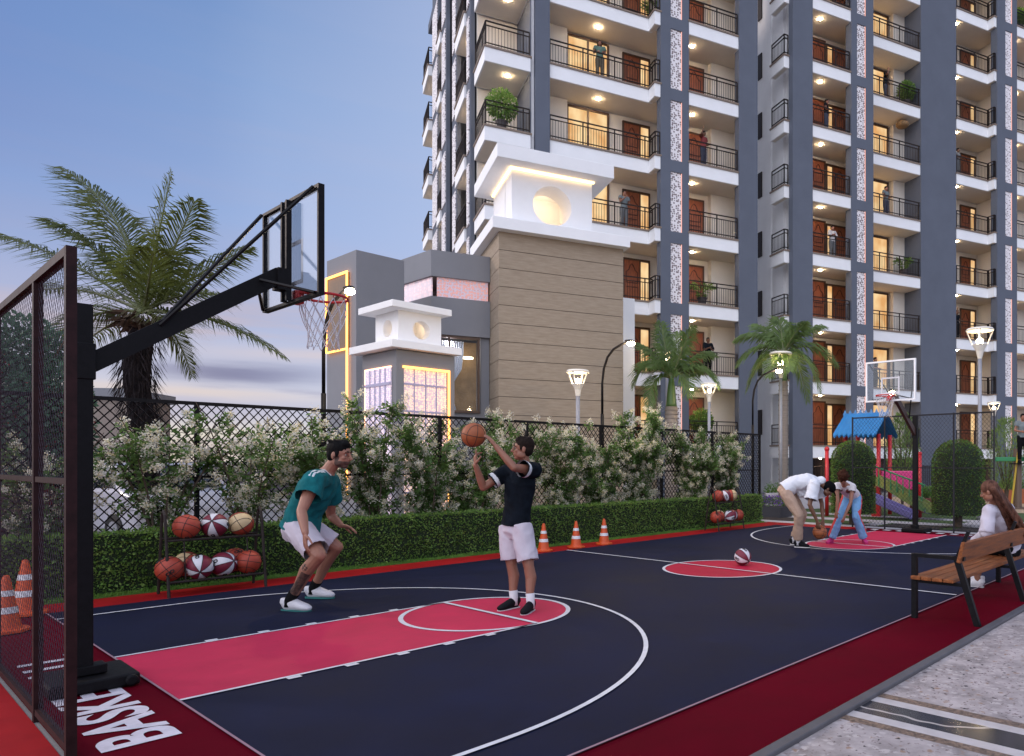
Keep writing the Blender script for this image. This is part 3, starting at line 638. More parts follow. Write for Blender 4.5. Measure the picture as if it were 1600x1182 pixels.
    mb = MB(); mb.box(u0+.14, u0+1.24, y0-.03, y0-.004, 3.53, 3.575); mb.box(u0+1.20, u0+1.24, y0-.03, y0-.004, .2, 3.53); mb.build('led_frame', M_led, root, M=M2)
    mb = MB(); mb.box(u0-.035, u0-.005, 8.70, 8.73, .2, 3.57); mb.box(u0-.035, u0-.005, 7.60, 8.70, 3.545, 3.57); mb.build('led_frame', glow('rose_led_strip', (1.0, .50, .30), 4), root, M=M2)
    mb = MB(); mb.box(u0-.2, 7.66, y0-.2, 9.1, 3.92, 4.08); bevel(mb.build('porch_cornice', M_white, root, M=M2), .008)
    # porch lantern box with round openings
    mb = MB(); x0, x1, ya, yb, z0, z1 = u0+.1, 7.33, y0+.1, 8.5, 4.08, 4.76
    def holed2(axis, a0, a1, p, th, ac, zc, r, n=32):
        ring = [(ac+r*math.cos(2*math.pi*i/n), zc+r*math.sin(2*math.pi*i/n)) for i in range(n)]; outer = []
        for i in range(n):
            q = 2*math.pi*i/n; dx, dz = math.cos(q), math.sin(q)
            k = min(((a1-ac) if dx > 0 else (ac-a0))/max(abs(dx), 1e-6), ((z1-zc) if dz > 0 else (zc-z0))/max(abs(dz), 1e-6)); outer.append((ac+dx*k, zc+dz*k))
        f3 = (lambda a, pp, zz: (a, pp, zz)) if axis == 'x' else (lambda a, pp, zz: (pp, a, zz))
        vs = []
        for pp in (p, p+th): vs += [f3(a, pp, zz) for a, zz in ring]+[f3(a, pp, zz) for a, zz in outer]
        fs = []
        for i in range(n):
            j = (i+1) % n; fs += [(i, j, n+j, n+i), (2*n+j, 2*n+i, 3*n+i, 3*n+j), (j, i, 2*n+i, 2*n+j)]
        mb.add(vs, fs)
        for (aa, zz) in ((a0, z0), (a1, z0), (a0, z1), (a1, z1)):
            nr = sorted(range(n), key=lambda q: (outer[q][0]-aa)**2+(outer[q][1]-zz)**2)[:2]
            for pp in (p, p+th): mb.add([f3(aa, pp, zz), f3(outer[nr[0]][0], pp, outer[nr[0]][1]), f3(outer[nr[1]][0], pp, outer[nr[1]][1])], [(0, 1, 2)])
    holed2('x', x0, x1, ya, .22, x0+.53, 4.40, .20); holed2('y', ya+.22, yb, x0, .2, 7.98, 4.42, .19)
    mb.box(x0, x0+.2, ya+.005, ya+.22, z0, z1-.002); mb.box(x1-.15, x1, ya+.22, yb, z0, z1); mb.box(x0+.2, x1-.15, yb-.15, yb, z0, z1)
    mb.build('porch_lantern', M_white, root, M=M2)
    mb = MB(); mb.box(u0-.18, 7.42, y0-.18, 8.72, 4.76, 4.90); bevel(mb.build('porch_roof', M_white, root, M=M2), .008)
    u1, y1 = 7.6, 12.07
    mb = MB(); mb.box(u1, 8.95, y1, 13.8, 0, 7.19); mb.build('pylon', M_grey2, root, M=M2)
    mb = MB(); mb.box(u1-.05, u1-.005, 12.45, 13.68, 4.62, 6.66); mb.build('pylon_panel', mat('brown_panel', (.14, .085, .05), .6, var=.2, scale=5), root, M=M2)
    mb = MB()
    mb.box(u1-.09, u1-.055, 12.42, 12.47, .6, 6.68); mb.box(u1-.09, u1-.055, 13.66, 13.71, 4.58, 6.68); mb.box(u1-.09, u1-.055, 12.47, 13.66, 6.63, 6.68); mb.box(u1-.09, u1-.055, 12.47, 13.66, 4.57, 4.61)
    mb.build('led_frame', M_led, root, M=M2)
    return root
CLUB = clubhouse()
point_light('portal_light', B(6.2, 22.9, 10.05), 26, (1, .72, .45), .25)
point_light('curtain_fill_light', B(3.35, 22.74, 5.15), 16, (.95, .92, 1), .05)  # added fill light between glass and curtain, only to brighten the curtain
point_light('porch_lantern_light', C(6.95, -7.95, 4.6), 2.2, (1, .72, .45), .08)
# real light of the cove strips and the round windows
# ------------------------------------------------------------------ hoops
M_glass = glassmat('backboard_glass', (.90, .92, .94), .03)
M_rim = mat('red_rim_paint', (.55, .02, .02), .4)
M_net = mat('white_net_cord', (.62, .60, .62), .8)
def hoop(name, label, u, v, rz, frame_m, small):
    """local x points from the pole to the board"""
    t = cthing(name, label, 'basketball hoop', u, v, 0, rz)
    mb = MB(); mb.box(-.20, .27, -.20, .30, .012, .095); mb.tube([(.22, .28, .05), (.22, .32, .05)], .04, 12); mb.tube([(.22, -.18, .05), (.22, -.22, .05)], .04, 12)
    bevel(mb.build('base', M_black, t), .015)
    mb = MB(); mb.box(-.05, .05, -.05, .05, .10, 2.56); mb.box(-.065, .12, -.065, .065, .10, .16); mb.box(-.058, .062, -.058, .058, 2.06, 2.30); bevel(mb.build('pole', M_black, t), .006)
    bx = 1.30
    mb = MB(); mb.bar((.04, 0, 2.17), (bx-.09, 0, 3.0), .065, .122); mb.build('arm', M_black if not small else mat('brown_steel_arm', (.05, .02, .014), .45, var=.2, scale=8), t)
    mb = MB()
    for s in (-1, 1):
        mb = MB(); mb.tube([(.42, s*.035, 2.48), (bx-.04, s*.50, 3.60)], .014, 6); mb.tube([(bx-.24, s*.035, 2.93), (bx-.03, s*.50, 2.80)], .013, 6); mb.build('brace', M_black, t)
    mb = MB()
    for s in (-.045, .045): mb.box(bx-.06, bx-.02, s-.013, s+.013, 2.80, 3.60)
    mb.box(bx-.12, bx-.06, -.06, .06, 2.88, 3.05)
    mb.build('bracket', M_black, t)
    w_, z0, z1 = .54, 2.785, 3.625
    fr = .024 if not small else .034
    mb = MB()
    mb.box(bx-.02, bx+.025, -w_, -w_+fr, z0, z1); mb.box(bx-.02, bx+.025, w_-fr, w_, z0, z1); mb.box(bx-.02, bx+.025, -w_+fr, w_-fr, z0, z0+fr); mb.box(bx-.02, bx+.025, -w_+fr, w_-fr, z1-fr, z1)
    bd = mb.build('backboard', frame_m, t)
    mb = MB(); mb.box(bx-.004, bx+.004, -w_+fr, w_-fr, z0+fr, z1-fr); mb.build('glass', M_glass, bd)
    mb = MB(); q = .006; a, b0, b1 = .20, 2.93, 3.28
    for y0, y1, zz0, zz1 in ((-a, a, b0, b0+.032), (-a, a, b1-.032, b1), (-a, -a+.032, b0+.032, b1-.032), (a-.032, a, b0+.032, b1-.032)): mb.box(bx+.005, bx+.009, y0, y1, zz0, zz1)
    mb.build('target_square', M_line, bd)
    rz_, rr, rcx = 2.885, .185, bx+.25
    mb = MB(); pts = [(rcx+rr*math.cos(2*math.pi*i/36), rr*math.sin(2*math.pi*i/36), rz_) for i in range(37)]; mb.tube(pts, .011, 8)
    mb.box(bx+.01, bx+.075, -.055, .055, rz_-.09, rz_+.01)
    for s in (-1, 1): mb.tube([(bx+.04, s*.05, rz_-.01), (rcx-.02, s*.17, rz_)], .009, 6)
    for i in range(12): a_ = 2*math.pi*i/12; mb.tube([(rcx+rr*math.cos(a_), rr*math.sin(a_), rz_-.008), (rcx+rr*.98*math.cos(a_), rr*.98*math.sin(a_), rz_-.028)], .004, 4)
    rm = mb.build('rim', M_rim, t, smooth=True)
    mb = MB(); n = 12; lv = [(0, .182), (.09, .170), (.18, .145), (.26, .122), (.33, .115), (.40, .122)]
    for i in range(n):
        for d in (-1, 1):
            pts = []
            for k, (dz, r) in enumerate(lv):
                a_ = 2*math.pi*(i+d*k*.5)/n; wob = 1+.05*math.sin(i*2.1+k); pts.append((rcx+r*wob*math.cos(a_), r*wob*math.sin(a_), rz_-.03-dz))
            mb.tube(pts, .0036, 4, cap=False)
    mb.build('net', M_net, rm)
    return t
hoop('basketball_hoop', 'near black basketball hoop with glass backboard on a long raised arm', -.32, .76, 0, M_black, False)
hoop('basketball_hoop', 'far basketball hoop with white framed glass backboard in front of the far mesh fence', 13.80, .74, math.pi, mat('white_backboard_frame', (.85, .85, .86), .5), True)

# ------------------------------------------------------------------ chain link fences
def mesh_panel(mb, L_, z0, z1, cell, r, axis='x', off=0.0, a0=0.0, hexa=False):
    """diamond wire mesh in the plane local x (or y) / z"""
    P = (lambda a, b: (a, off, b)) if axis == 'x' else (lambda a, b: (off, a, b))
    H = z1-z0; slope = 1.15
    n = int((L_+H/slope)/cell)+1
    for d in (1, -1):
        for i in range(n):
            x = i*cell
            if d == 1: xa, xb, za, zb = x-H/slope, x, z0, z1
            else: xa, xb, za, zb = x-H/slope, x, z1, z0
            if xa < 0: za += (0-xa)*slope*d; xa = 0
            if xb > L_: zb -= (xb-L_)*slope*d; xb = L_
            if xb-xa > .02: mb.tube([P(a0+xa, za), P(a0+xb, zb)], r, 3, cap=False)
def side_fence():
    t = cthing('chain_link_fence', 'long black chain-link fence behind the flowering shrubs and clipped hedge', 'fence', -3.0, -4.05)
    L_ = 17.8; mb = MB(); mesh_panel(mb, L_, .08, 2.28, .112, .0088); mb.build('wire_mesh', M_black, t)
    for z_, w_ in ((2.29, .045), (.08, .04), (1.33, .03)): mb = MB(); mb.bar((0, 0, z_), (L_, 0, z_), w_, w_); mb.build('rail', M_black, t)
    pm = MB(); pm.box(-.025, .025, -.025, .025, 0, 2.31); p = pm.build('post', M_black, t); xs = [0, 1.55, 3.1, 4.7, 6.3, 8.2, 10.0, 11.9, 13.8, 15.7, 17.8]
    p.location = (xs[0], 0, 0)
    for x in xs[1:]: c = p.copy(); COL.objects.link(c); c.parent = t; c.location = (x, 0, 0)
side_fence()
def end_fence(name, label, u, vs, cell, r, m, pw=.022):
    t = cthing(name, label, 'fence', u, vs[-1]); v1 = vs[-1]      # local y = -v
    L_ = v1-vs[0]
    mb = MB(); mesh_panel(mb, L_, .06, 2.56, cell, r, 'y'); mb.build('wire_mesh', M_wire if m is M_rust else m, t)
    for z_, w_ in ((2.575, .045), (.06, .035), (1.41, .032)): mb = MB(); mb.bar((0, 0, z_), (0, L_, z_), w_*pw/.022, w_*pw/.022); mb.build('rail', m, t)
    pm = MB(); pm.box(-pw, pw, -pw, pw, 0, 2.60); p = pm.build('post', m, t)
    for v in vs[:-1]: c = p.copy(); COL.objects.link(c); c.parent = t; c.location = (0, v1-v, 0)
end_fence('mesh_fence', 'rusty dark wire mesh fence at the near end of the court', -.62, [-1.10, -.22, 1.32, 2.18], .062, .0013, M_rust)
end_fence('mesh_fence', 'dark wire mesh fence at the far end of the court behind the far hoop', 14.0, [-.87, -.065, 1.51, 2.345], .085, .0030, mat('charcoal_fence_steel', (.020, .019, .024), .55, spec=.2), .0145)

# ------------------------------------------------------------------ bench
def wood_mat():
    return mat('oiled_brown_bench_wood', (.20, .062, .022), .5, spec=.2, var=.45, scale=3.2, stretch=(.8, 9, 9), bump=.12, bscale=18, detail=9, col2=(.31, .105, .036))
def bench():
    t = cthing('park_bench', 'wooden slatted park bench with black metal frame beside the court', 'bench', 5.24, 4.16)   # local y = -v : rear is -y
    W = wood_mat(); L_ = 2.95
    mb = MB()
    for i, y in enumerate((-.005, -.11, -.215, -.32)): mb.box(0, L_, y-.098, y, .385, .42)
    bevel(mb.build('seat', W, t), .006)
    mb = MB(); up = Vector((0, -.24, .97)).normalized()
    for k in range(1):
        a = Vector((0, -.455, .56))+up*.12; mb.bar(a, a+Vector((L_, 0, 0)), .035, .20, up=up)
    bevel(mb.build('backrest', W, t), .006)
    for x in (.07, 1.60, 2.75):
        mb = MB()
        mb.bar((x, -.02, 0), (x, -.02, .63), .05, .05, up=(1, 0, 0)); mb.bar((x, -.02, .615), (x, -.50, .615), .05, .035)
        mb.bar((x, -.62, 0), (x, -.42, .64), .055, .045, up=(1, 0, 0)); mb.bar((x, -.42, .60), (x, -.535, .87), .03, .03, up=(1, 0, 0)); mb.bar((x, -.02, .368), (x, -.50, .368), .04, .03)
        fr = mb.build('frame', M_black, t)
bench()

# ------------------------------------------------------------------ balls
M_or = mat('orange_red_rubber', (.36, .045, .022), .55, var=.12, scale=8, bump=.15, bscale=140)
M_br = mat('worn_orange_leather', (.32, .085, .025), .55, var=.15, scale=8, bump=.15, bscale=140)
M_bs = mat('black_seam', (.012, .010, .010), .6)
M_wh = mat('white_rubber', (.66, .64, .68), .5, bump=.1, bscale=140); M_ma = mat('maroon_rubber', (.17, .010, .030), .5, bump=.1, bscale=140)
M_crm = mat('cream_rubber', (.55, .40, .22), .5, bump=.1, bscale=140)
BALL = {}
def ball_mesh(kind):
    if kind in BALL: return BALL[kind]
    r = .115; bm = bmesh.new(); bmesh.ops.create_uvsphere(bm, u_segments=32, v_segments=20, radius=r); me = bpy.data.meshes.new('basketball')
    for f in bm.faces:
        f.smooth = True; c = f.calc_center_median(); k = int((math.atan2(c.y, c.x)+math.pi)/(math.pi/4)) % 8
        f.material_index = 0 if kind in ('orange', 'brown') else (k % 2 if kind == 'maroon' else (1 if k in (0, 1, 4) else 0))
    bm.to_mesh(me); bm.free()
    mb = MB()
    def ring(fn): mb.tube([fn(2*math.pi*i/40) for i in range(41)], .0028, 4, mi=2, cap=False)
    rr = r+.0003
    if kind in ('orange', 'brown', 'cream'):
        ring(lambda a: (rr*math.cos(a), rr*math.sin(a), 0)); ring(lambda a: (rr*math.cos(a), 0, rr*math.sin(a))); ring(lambda a: (0, rr*math.cos(a), rr*math.sin(a)))
        for s in (-1, 1):
            def q(a, s=s):
                p = Vector((math.cos(a)*.80, s*(.62+.25*math.cos(2*a)*.6), math.sin(a)*.80)).normalized()*rr; return tuple(p)
            ring(q)
    else:
        for k in range(4):
            b = math.pi*k/4; ring(lambda a, b=b: (rr*math.cos(a)*math.cos(b), rr*math.cos(a)*math.sin(b), rr*math.sin(a)))
    if kind in ('maroon', 'orange'):    # little printed roundels on two panels
        for b0 in (math.pi/8, math.pi/8+math.pi, math.pi/8+math.pi/2, math.pi/8-math.pi/2):
            for dz in (-.17, .17):
                c = Vector((math.cos(b0), math.sin(b0), dz)).normalized()
                a1 = Vector((0, 0, 1)); a1 = (a1-c*a1.dot(c)).normalized(); a2 = c.cross(a1)
                mb.tube([tuple((c*.997+(a1*math.cos(t)+a2*math.sin(t)*.8)*.14).normalized()*(r+.001)) for t in [2*math.pi*i/12 for i in range(13)]], .0055, 4, mi=2, cap=False)
    m2 = bpy.data.meshes.new('seams'); m2.from_pydata([tuple(p) for p in mb.v], [], mb.f)
    bm = bmesh.new(); bm.from_mesh(me); nb = len(bm.faces); bm.from_mesh(m2); bm.faces.ensure_lookup_table()
    for f in bm.faces[nb:]: f.material_index = 2; f.smooth = True
    bm.to_mesh(me); bm.free()
    for m in {'orange': (M_or, M_or, M_bs), 'brown': (M_br, M_br, M_bs), 'maroon': (M_wh, M_ma, M_bs), 'cream': (M_or, M_crm, M_bs)}[kind]: me.materials.append(m)
    BALL[kind] = me; return me
def ball(kind, loc, label, group=None, rot=None, sc=1.0):
    o = bpy.data.objects.new('basketball', ball_mesh(kind)); COL.objects.link(o); o.location = loc; o.scale = (sc,)*3
    o.rotation_euler = rot or (rnd.uniform(0, 6), rnd.uniform(0, 6), rnd.uniform(0, 6)); return tag(o, label, 'basketball', group)

# ------------------------------------------------------------------ ball racks along the hedge
def rack(label, u, v, wid):
    t = cthing('ball_rack', label, 'ball rack', u, v)      # local x along court, y towards the hedge
    for x in (.05, wid-.05):
        mb = MB(); mb.tube([(x, 0, 0), (x, .13, .82), (x, .155, .92), (x, .20, .965), (x, .245, .92), (x, .27, .82), (x, .40, 0)], .016, 8); mb.build('side_frame', M_iron, t)
    for y_, z in ((.03, .17), (.35, .19), (.11, .63), (.29, .645)): mb = MB(); mb.tube([(.05, y_, z), (wid-.05, y_, z)], .014, 8); mb.build('shelf_rail', M_iron, t)
    for i in range(2):
        mb = MB(); x = .22 if i == 0 else wid-.22
        mb.tube([(x, .05, .17), (x, .11, .63)], .008, 6); mb.build('strut', M_iron, t)
    return lambda x, y, z: C(u+x, v-y, z)
p = rack('black ball rack with two shelves of basketballs, nearer rack by the hedge', .98, -2.62, 1.08)
for k, x, y, z, lab, rot in (('orange', 0.270, 0.200, 0.775, 'orange basketball at the left end of the near rack\'s upper shelf', (1.2, .3, .4)), ('maroon', 0.550, 0.200, 0.775, 'maroon and white striped basketball in the middle of the near rack\'s upper shelf', (1.1, .35, .2)),
        ('cream', 0.825, 0.200, 0.775, 'orange and cream basketball at the right end of the near rack\'s upper shelf', (.6, .9, 1.2)),
        ('orange', 0.090, 0.140, 0.315, 'orange basketball at the left end of the near rack\'s lower shelf', (.9, .1, 2)), ('cream', 0.300, 0.300, 0.335, 'orange and cream basketball half hidden at the back of the near rack\'s lower shelf', (.3, .5, .2)),
        ('maroon', 0.370, 0.100, 0.310, 'maroon and white basketball, left of two, in front on the near rack\'s lower shelf', (1.9, .2, .7)), ('maroon', 0.620, 0.130, 0.315, 'maroon and white basketball, right of two, in front on the near rack\'s lower shelf', (1.2, .7, 1.2)),
        ('orange', 0.800, 0.300, 0.335, 'orange basketball behind at the right of the near rack\'s lower shelf', (2, 1, 0)), ('orange', 0.880, 0.120, 0.315, 'orange basketball in front at the right end of the near rack\'s lower shelf', (1.4, .2, .5))):
    ball(k, p(x, y, z), lab, 'basketballs on the near rack', rot, 1.21)
p = rack('black ball rack with two shelves of basketballs, farther rack near the hedge end', 11.05, -2.62, 1.05)
for k, x, y, z, lab in (('orange', 0.270, 0.200, 0.775, 'orange basketball at the left end of the far rack\'s upper shelf'), ('maroon', 0.530, 0.200, 0.775, 'maroon and white basketball in the middle of the far rack\'s upper shelf'), ('cream', 0.790, 0.200, 0.775, 'orange and cream basketball at the right end of the far rack\'s upper shelf'),
        ('orange', 0.120, 0.140, 0.315, 'orange basketball at the left end of the far rack\'s lower shelf'), ('cream', 0.340, 0.220, 0.325, 'orange and cream basketball second from the left on the far rack\'s lower shelf'), ('maroon', 0.550, 0.110, 0.310, 'maroon and white basketball in the middle of the far rack\'s lower shelf'),
        ('maroon', 0.760, 0.180, 0.315, 'maroon and white basketball second from the right on the far rack\'s lower shelf'), ('orange', 0.950, 0.130, 0.315, 'orange basketball at the right end of the far rack\'s lower shelf')):
    ball(k, p(x, y, z), lab, 'basketballs on the far rack', None, 1.15)
ball('maroon', C(7.13, .84, .135), 'maroon and white basketball lying on the red centre circle', None, (2.0, .25, .9), 1.08)

# ------------------------------------------------------------------ traffic cones
M_cone = mat('orange_cone_plastic', (.62, .085, .015), .45, var=.1, scale=6); M_band = mat('white_reflective_band', (.70, .70, .74), .35)
def cone(u, v, h, label, group):
    t = cthing('traffic_cone', label, 'traffic cone', u, v, .012, rnd.uniform(0, 3), group); k = h/.5
    mb = MB(); a = .155*k; mb.prism([(a*math.cos(q)*(1.08 if i % 2 else 1), a*math.sin(q)*(1.08 if i % 2 else 1)) for i, q in enumerate([2*math.pi*j/16 for j in range(16)])], 0, .03*k); bevel(mb.build('base', M_cone, t), .006)
    R_ = lambda z: k*(.115-.092*(z/.5))
    mb = MB(); mb.lathe([(R_(.03), .03*k), (R_(.05)*.97, .05*k), (R_(.47), .47*k), (R_(.49)*.8, .5*k), (.004, .503*k)], 20); mb.build('body', M_cone, t, smooth=False)
    for za, zb in ((.17, .225), (.32, .37)):
        mb = MB(); mb.lathe([(R_(za)+.002, za*k), (R_(zb)+.002, zb*k)], 20, cap=False); mb.build('reflective_band', M_band, t, smooth=True)
for u, v, lab in ((6.38, -2.78, 'orange and white traffic cone by the hedge, nearest of three in a line'), (7.07, -2.74, 'orange and white traffic cone by the hedge, middle one of three in a line'), (7.75, -2.74, 'orange and white traffic cone by the hedge, farthest of three in a line')):
    cone(u, v, .47, lab, 'traffic cones by the hedge')
cone(-.38, -1.80, .50, 'orange and white traffic cone behind the near mesh fence, nearer of the pair there', 'traffic cones behind the near fence')
cone(-.14, -2.66, .54, 'orange and white traffic cone behind the near mesh fence, farther of the pair there', 'traffic cones behind the near fence')

# ------------------------------------------------------------------ street lamps
def arm_lamp(u, v, label):
    t = cthing('street_lamp', label, 'street lamp', u, v, 0, 0, 'curved arm lamps along the fence')
    mb = MB(); mb.tube([(0, 0, 0), (0, 0, 2.55)], .036, 10); mb.tube([(0, 0, 2.55), (0, 0, 3.2), (0, -.05, 3.5), (0, -.16, 3.73), (0, -.34, 3.88), (0, -.56, 3.95), (0, -.72, 3.98)], [.026]*7, 10); mb.lathe([(.075, 0), (.075, .3), (.04, .36)], 12); mb.build('pole', M_black, t, smooth=True)
    mb = MB(); mb.ell((0, -.80, 4.0), ((.06, 0, 0), (0, .13, .01), (0, 0, .03)), 12, 8); hd = mb.build('lamp_head', M_black, t, smooth=True)
    mb = MB(); mb.ell((0, -.84, 3.94), ((.058, 0, 0), (0, .095, .004), (0, 0, .048)), 14, 10); mb.build('bulb', M_bulb, hd, smooth=True)
    point_light('lamp_light', C(u, v+.84, 3.80), 105)
arm_lamp(3.33, -4.11, 'black curved-arm street lamp nearest the clubhouse pylon, seen behind the near hoop\'s net')
arm_lamp(9.0, -4.11, 'black curved-arm street lamp in front of the sandstone tower\'s right edge')
arm_lamp(14.56, -4.11, 'black curved-arm street lamp at the far end of the hedge, by the right palm')
M_pole = mat('galvanised_grey_pole', (.30, .30, .33), .45, var=.1, scale=8); M_shade = mat('frosted_lantern', (.80, .75, .66), .4)
def cone_lamp(px, ptop, Y, label, w_px):
    k = Y/F; base = at(px, HY, Y); zt = EYE-(ptop-HY)*k; rw = w_px/2*k; hh = rw*1.25
    t = thing('post_lamp', label, 'post lamp', (base.x, base.y, 0), BA, 'conical lantern post lamps')
    mb = MB(); mb.tube([(0, 0, 0), (0, 0, zt-hh*1.6)], .05, 10); mb.lathe([(.09, 0), (.09, .25), (.05, .3)], 12); mb.build('pole', M_pole, t, smooth=True)
    mb = MB(); mb.lathe([(.055, zt-hh*1.75), (rw*.28, zt-hh*1.3), (rw*.52, zt-hh*.92), (rw*.50, zt-hh*.90)], 20); 
    for i in range(4):
        a = math.pi/4+math.pi/2*i; mb.bar((rw*.52*math.cos(a), rw*.52*math.sin(a), zt-hh*.92), (rw*.94*math.cos(a), rw*.94*math.sin(a), zt-.02), .03, .03)
    ln = mb.build('lantern', M_shade, t, smooth=False)
    mb = MB(); mb.lathe([(rw*.97, zt-.05), (rw, zt-.02), (rw*.9, zt+.02), (.02, zt+.05)], 24); mb.build('cap', M_shade, ln)
    mb = MB(); mb.sph((0, 0, zt-hh*.72), rw*.26, 10, 8); mb.build('bulb', M_lampw, ln, smooth=True)
    point_light('lantern_light', Vector((base.x, base.y, zt-hh*.62)), 36, r=.12)
cone_lamp(903, 580, 17.5, 'white conical post lamp in front of the sandstone tower', 36)
cone_lamp(1108, 600, 22.0, 'white conical post lamp right of the left royal palm', 26)
cone_lamp(1220, 552, 23.0, 'white conical post lamp in front of the right royal palm\'s crown', 36)
cone_lamp(1531, 515, 19.0, 'tall white conical post lamp at the right behind the far mesh fence', 42)
cone_lamp(1553, 629, 31.0, 'small distant conical post lamp beside the tall one at the right', 20)
cone_lamp(1042, 551, 25.5, 'conical post lamp glowing behind the left royal palm\'s fronds', 30)
# ------------------------------------------------------------------ vegetation
M_hl = leafmat('hedge_leaf', (.065, .140, .022), (.155, .29, .06), .55, .3)
M_hl2 = leafmat('hedge_leaf_light', (.12, .22, .035), (.25, .37, .09), .55, .3)
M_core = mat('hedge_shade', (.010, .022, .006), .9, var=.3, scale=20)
M_sl = leafmat('shrub_leaf', (.055, .115, .030), (.13, .23, .06), .55, .3)
M_fl = leafmat('white_blossom', (.72, .67, .52), (.88, .84, .70), .8, .35)
M_fl2 = leafmat('cream_blossom', (.58, .48, .28), (.74, .62, .40), .7, .3)
M_stem = mat('brown_bark', (.085, .060, .042), .85, var=.3, scale=18, bump=.3)
M_palm = leafmat('palm_leaflet', (.038, .066, .014), (.115, .135, .03), .5, .3)
M_palm2 = leafmat('royal_palm_leaflet', (.075, .125, .040), (.17, .25, .08), .5, .35)
M_rach = mat('palm_rachis', (.12, .14, .05), .5, var=.2, scale=10)
M_trunk = mat('dark_fibrous_palm_trunk', (.020, .016, .018), .9, spec=.08, var=.5, scale=9, bump=.6, bscale=40)
M_gtrunk = mat('ringed_grey_palm_trunk', (.26, .22, .19), .8, var=.15, scale=4, bump=.2, stretch=(1, 1, 12))
M_shaft = mat('green_crownshaft', (.09, .17, .05), .4, var=.2, scale=4)
def hedge():
    t = cthing('clipped_hedge', 'long low clipped green hedge along the left side of the court', 'hedge', -2.2, -3.32)    # local y from 0 (front) to .45
    L_, D, H = 16.05, .44, .72
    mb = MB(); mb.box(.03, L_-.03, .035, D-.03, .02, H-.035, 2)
    def put(p, n):
        d = Vector((rnd.gauss(0, .6), rnd.gauss(0, .6), rnd.gauss(.1, .6)))+n*.7
        s = rnd.uniform(.020, .038); mb.leaf(p-n*.02+n*rnd.uniform(-.015, .03), d, s*.75, s*1.25, 0 if rnd.random() < .6 else 1)
    for i in range(26000):     # denser towards the near, larger-looking end
        x = L_*(rnd.random()**1.35); put(Vector((x, 0.01, rnd.uniform(.02, H))), Vector((0, -1, 0)))
    for i in range(9000): put(Vector((L_*rnd.random()**1.3, rnd.uniform(0, D), H-.02+.012*math.sin(i))), Vector((0, 0, 1)))
    for i in range(900): put(Vector((L_-.01, rnd.uniform(0, D), rnd.uniform(.02, H))), Vector((1, 0, 0)))
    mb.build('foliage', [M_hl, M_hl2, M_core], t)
hedge()
def grass_strip():
    mb = MB(); mg = leafmat('fresh_grass_blade', (.09, .20, .03), (.16, .32, .06), .6, .3)
    mb.box(-.62, 13.8, 3.19, 3.33, .004, .014, 1)
    for i in range(9000):
        x = -.6+14.4*(rnd.random()**1.3); y = rnd.uniform(3.185, 3.32); d = Vector((rnd.gauss(0, .35), rnd.gauss(-.1, .3), 1)); mb.leaf((x, y, .01), d, .009, rnd.uniform(.03, .06), 0)
    o = mb.build('grass_edging', [mg, mat('turf_base', (.06, .13, .02), .9)]); o.location = CO; o.rotation_euler = (0, 0, CA)
    tag(o, 'narrow bright green grass edging along the foot of the hedge', 'grass', kind='stuff')
grass_strip()
def rvec(): return Vector((rnd.gauss(0, 1), rnd.gauss(0, 1), rnd.gauss(0, 1))).normalized()
def shrub_parts(seed, h=2.3, w_=.85, stems=9, dense=1.0, lean=0.0):
    """arching stems, small leaves and upright white flower panicles"""
    r = random.Random(seed); st, lf, fl = MB(), MB(), MB()
    for k in range(stems):
        a = 2*math.pi*k/stems+r.uniform(-.4, .4); reach = w_*r.uniform(.45, 1.1); hh = h*r.uniform(.62, 1.05)
        base = Vector((r.gauss(0, .05), r.gauss(0, .05), 0)); tip = Vector((math.cos(a)*reach+lean, math.sin(a)*reach*.6, hh)); ctl = Vector((math.cos(a)*reach*.25, math.sin(a)*reach*.2, hh*.62))
        pts = [base*(1-q)**2+ctl*2*q*(1-q)+tip*q*q for q in [i/8 for i in range(9)]]
        st.tube(pts, [.020-.016*i/8 for i in range(9)], 5)
        for b in range(int(18*dense)):
            q = r.uniform(.14, 1.0); p0 = base*(1-q)**2+ctl*2*q*(1-q)+tip*q*q
            d = Vector((r.gauss(0, 1), r.gauss(0, .8), r.gauss(.25, .7))).normalized(); ln = r.uniform(.14, .36); p1 = p0+d*ln
            st.tube([p0, (p0+p1)/2+Vector((0, 0, .02)), p1], [.005, .004, .002], 3, cap=False)
            for i in range(int(38*dense)):
                c = p0.lerp(p1, r.random())+Vector((r.gauss(0, .035), r.gauss(0, .035), r.gauss(0, .035))); s = r.uniform(.045, .085)
                lf.leaf(c, Vector((r.gauss(0, 1), r.gauss(0, 1), r.gauss(-.1, .7))), s*.62, s*1.25, 0, nrm=(r.gauss(0, .5), r.gauss(0, .5), 1))
            if r.random() < .93:
                ax = (d+Vector((0, 0, .5))).normalized(); big = r.uniform(.55, 1.2)
                for i in range(90):
                    q2 = r.random(); c = p1+ax*(.15*big*q2-.03)+Vector((r.gauss(0, 1), r.gauss(0, 1), r.gauss(0, 1)))*.035*big*(1.25-.6*q2); s = r.uniform(.017, .027)
                    fl.leaf(c, Vector((r.gauss(0, 1), r.gauss(0, 1), r.gauss(.3, 1))), s, s*1.1, 0 if r.random() < .72 else 1)
    return st, lf, fl
SHV = []
def shrub_variant(i, **kw):
    st, lf, fl = shrub_parts(i, **kw); return (st, lf, fl)
VAR = [shrub_parts(11, 2.25, .85, 11), shrub_parts(23, 2.50, .80, 10), shrub_parts(37, 2.05, .95, 12), shrub_parts(5, 2.75, .90, 18, 1.15), shrub_parts(61, 2.35, .95, 8, .72)]
SH = {}
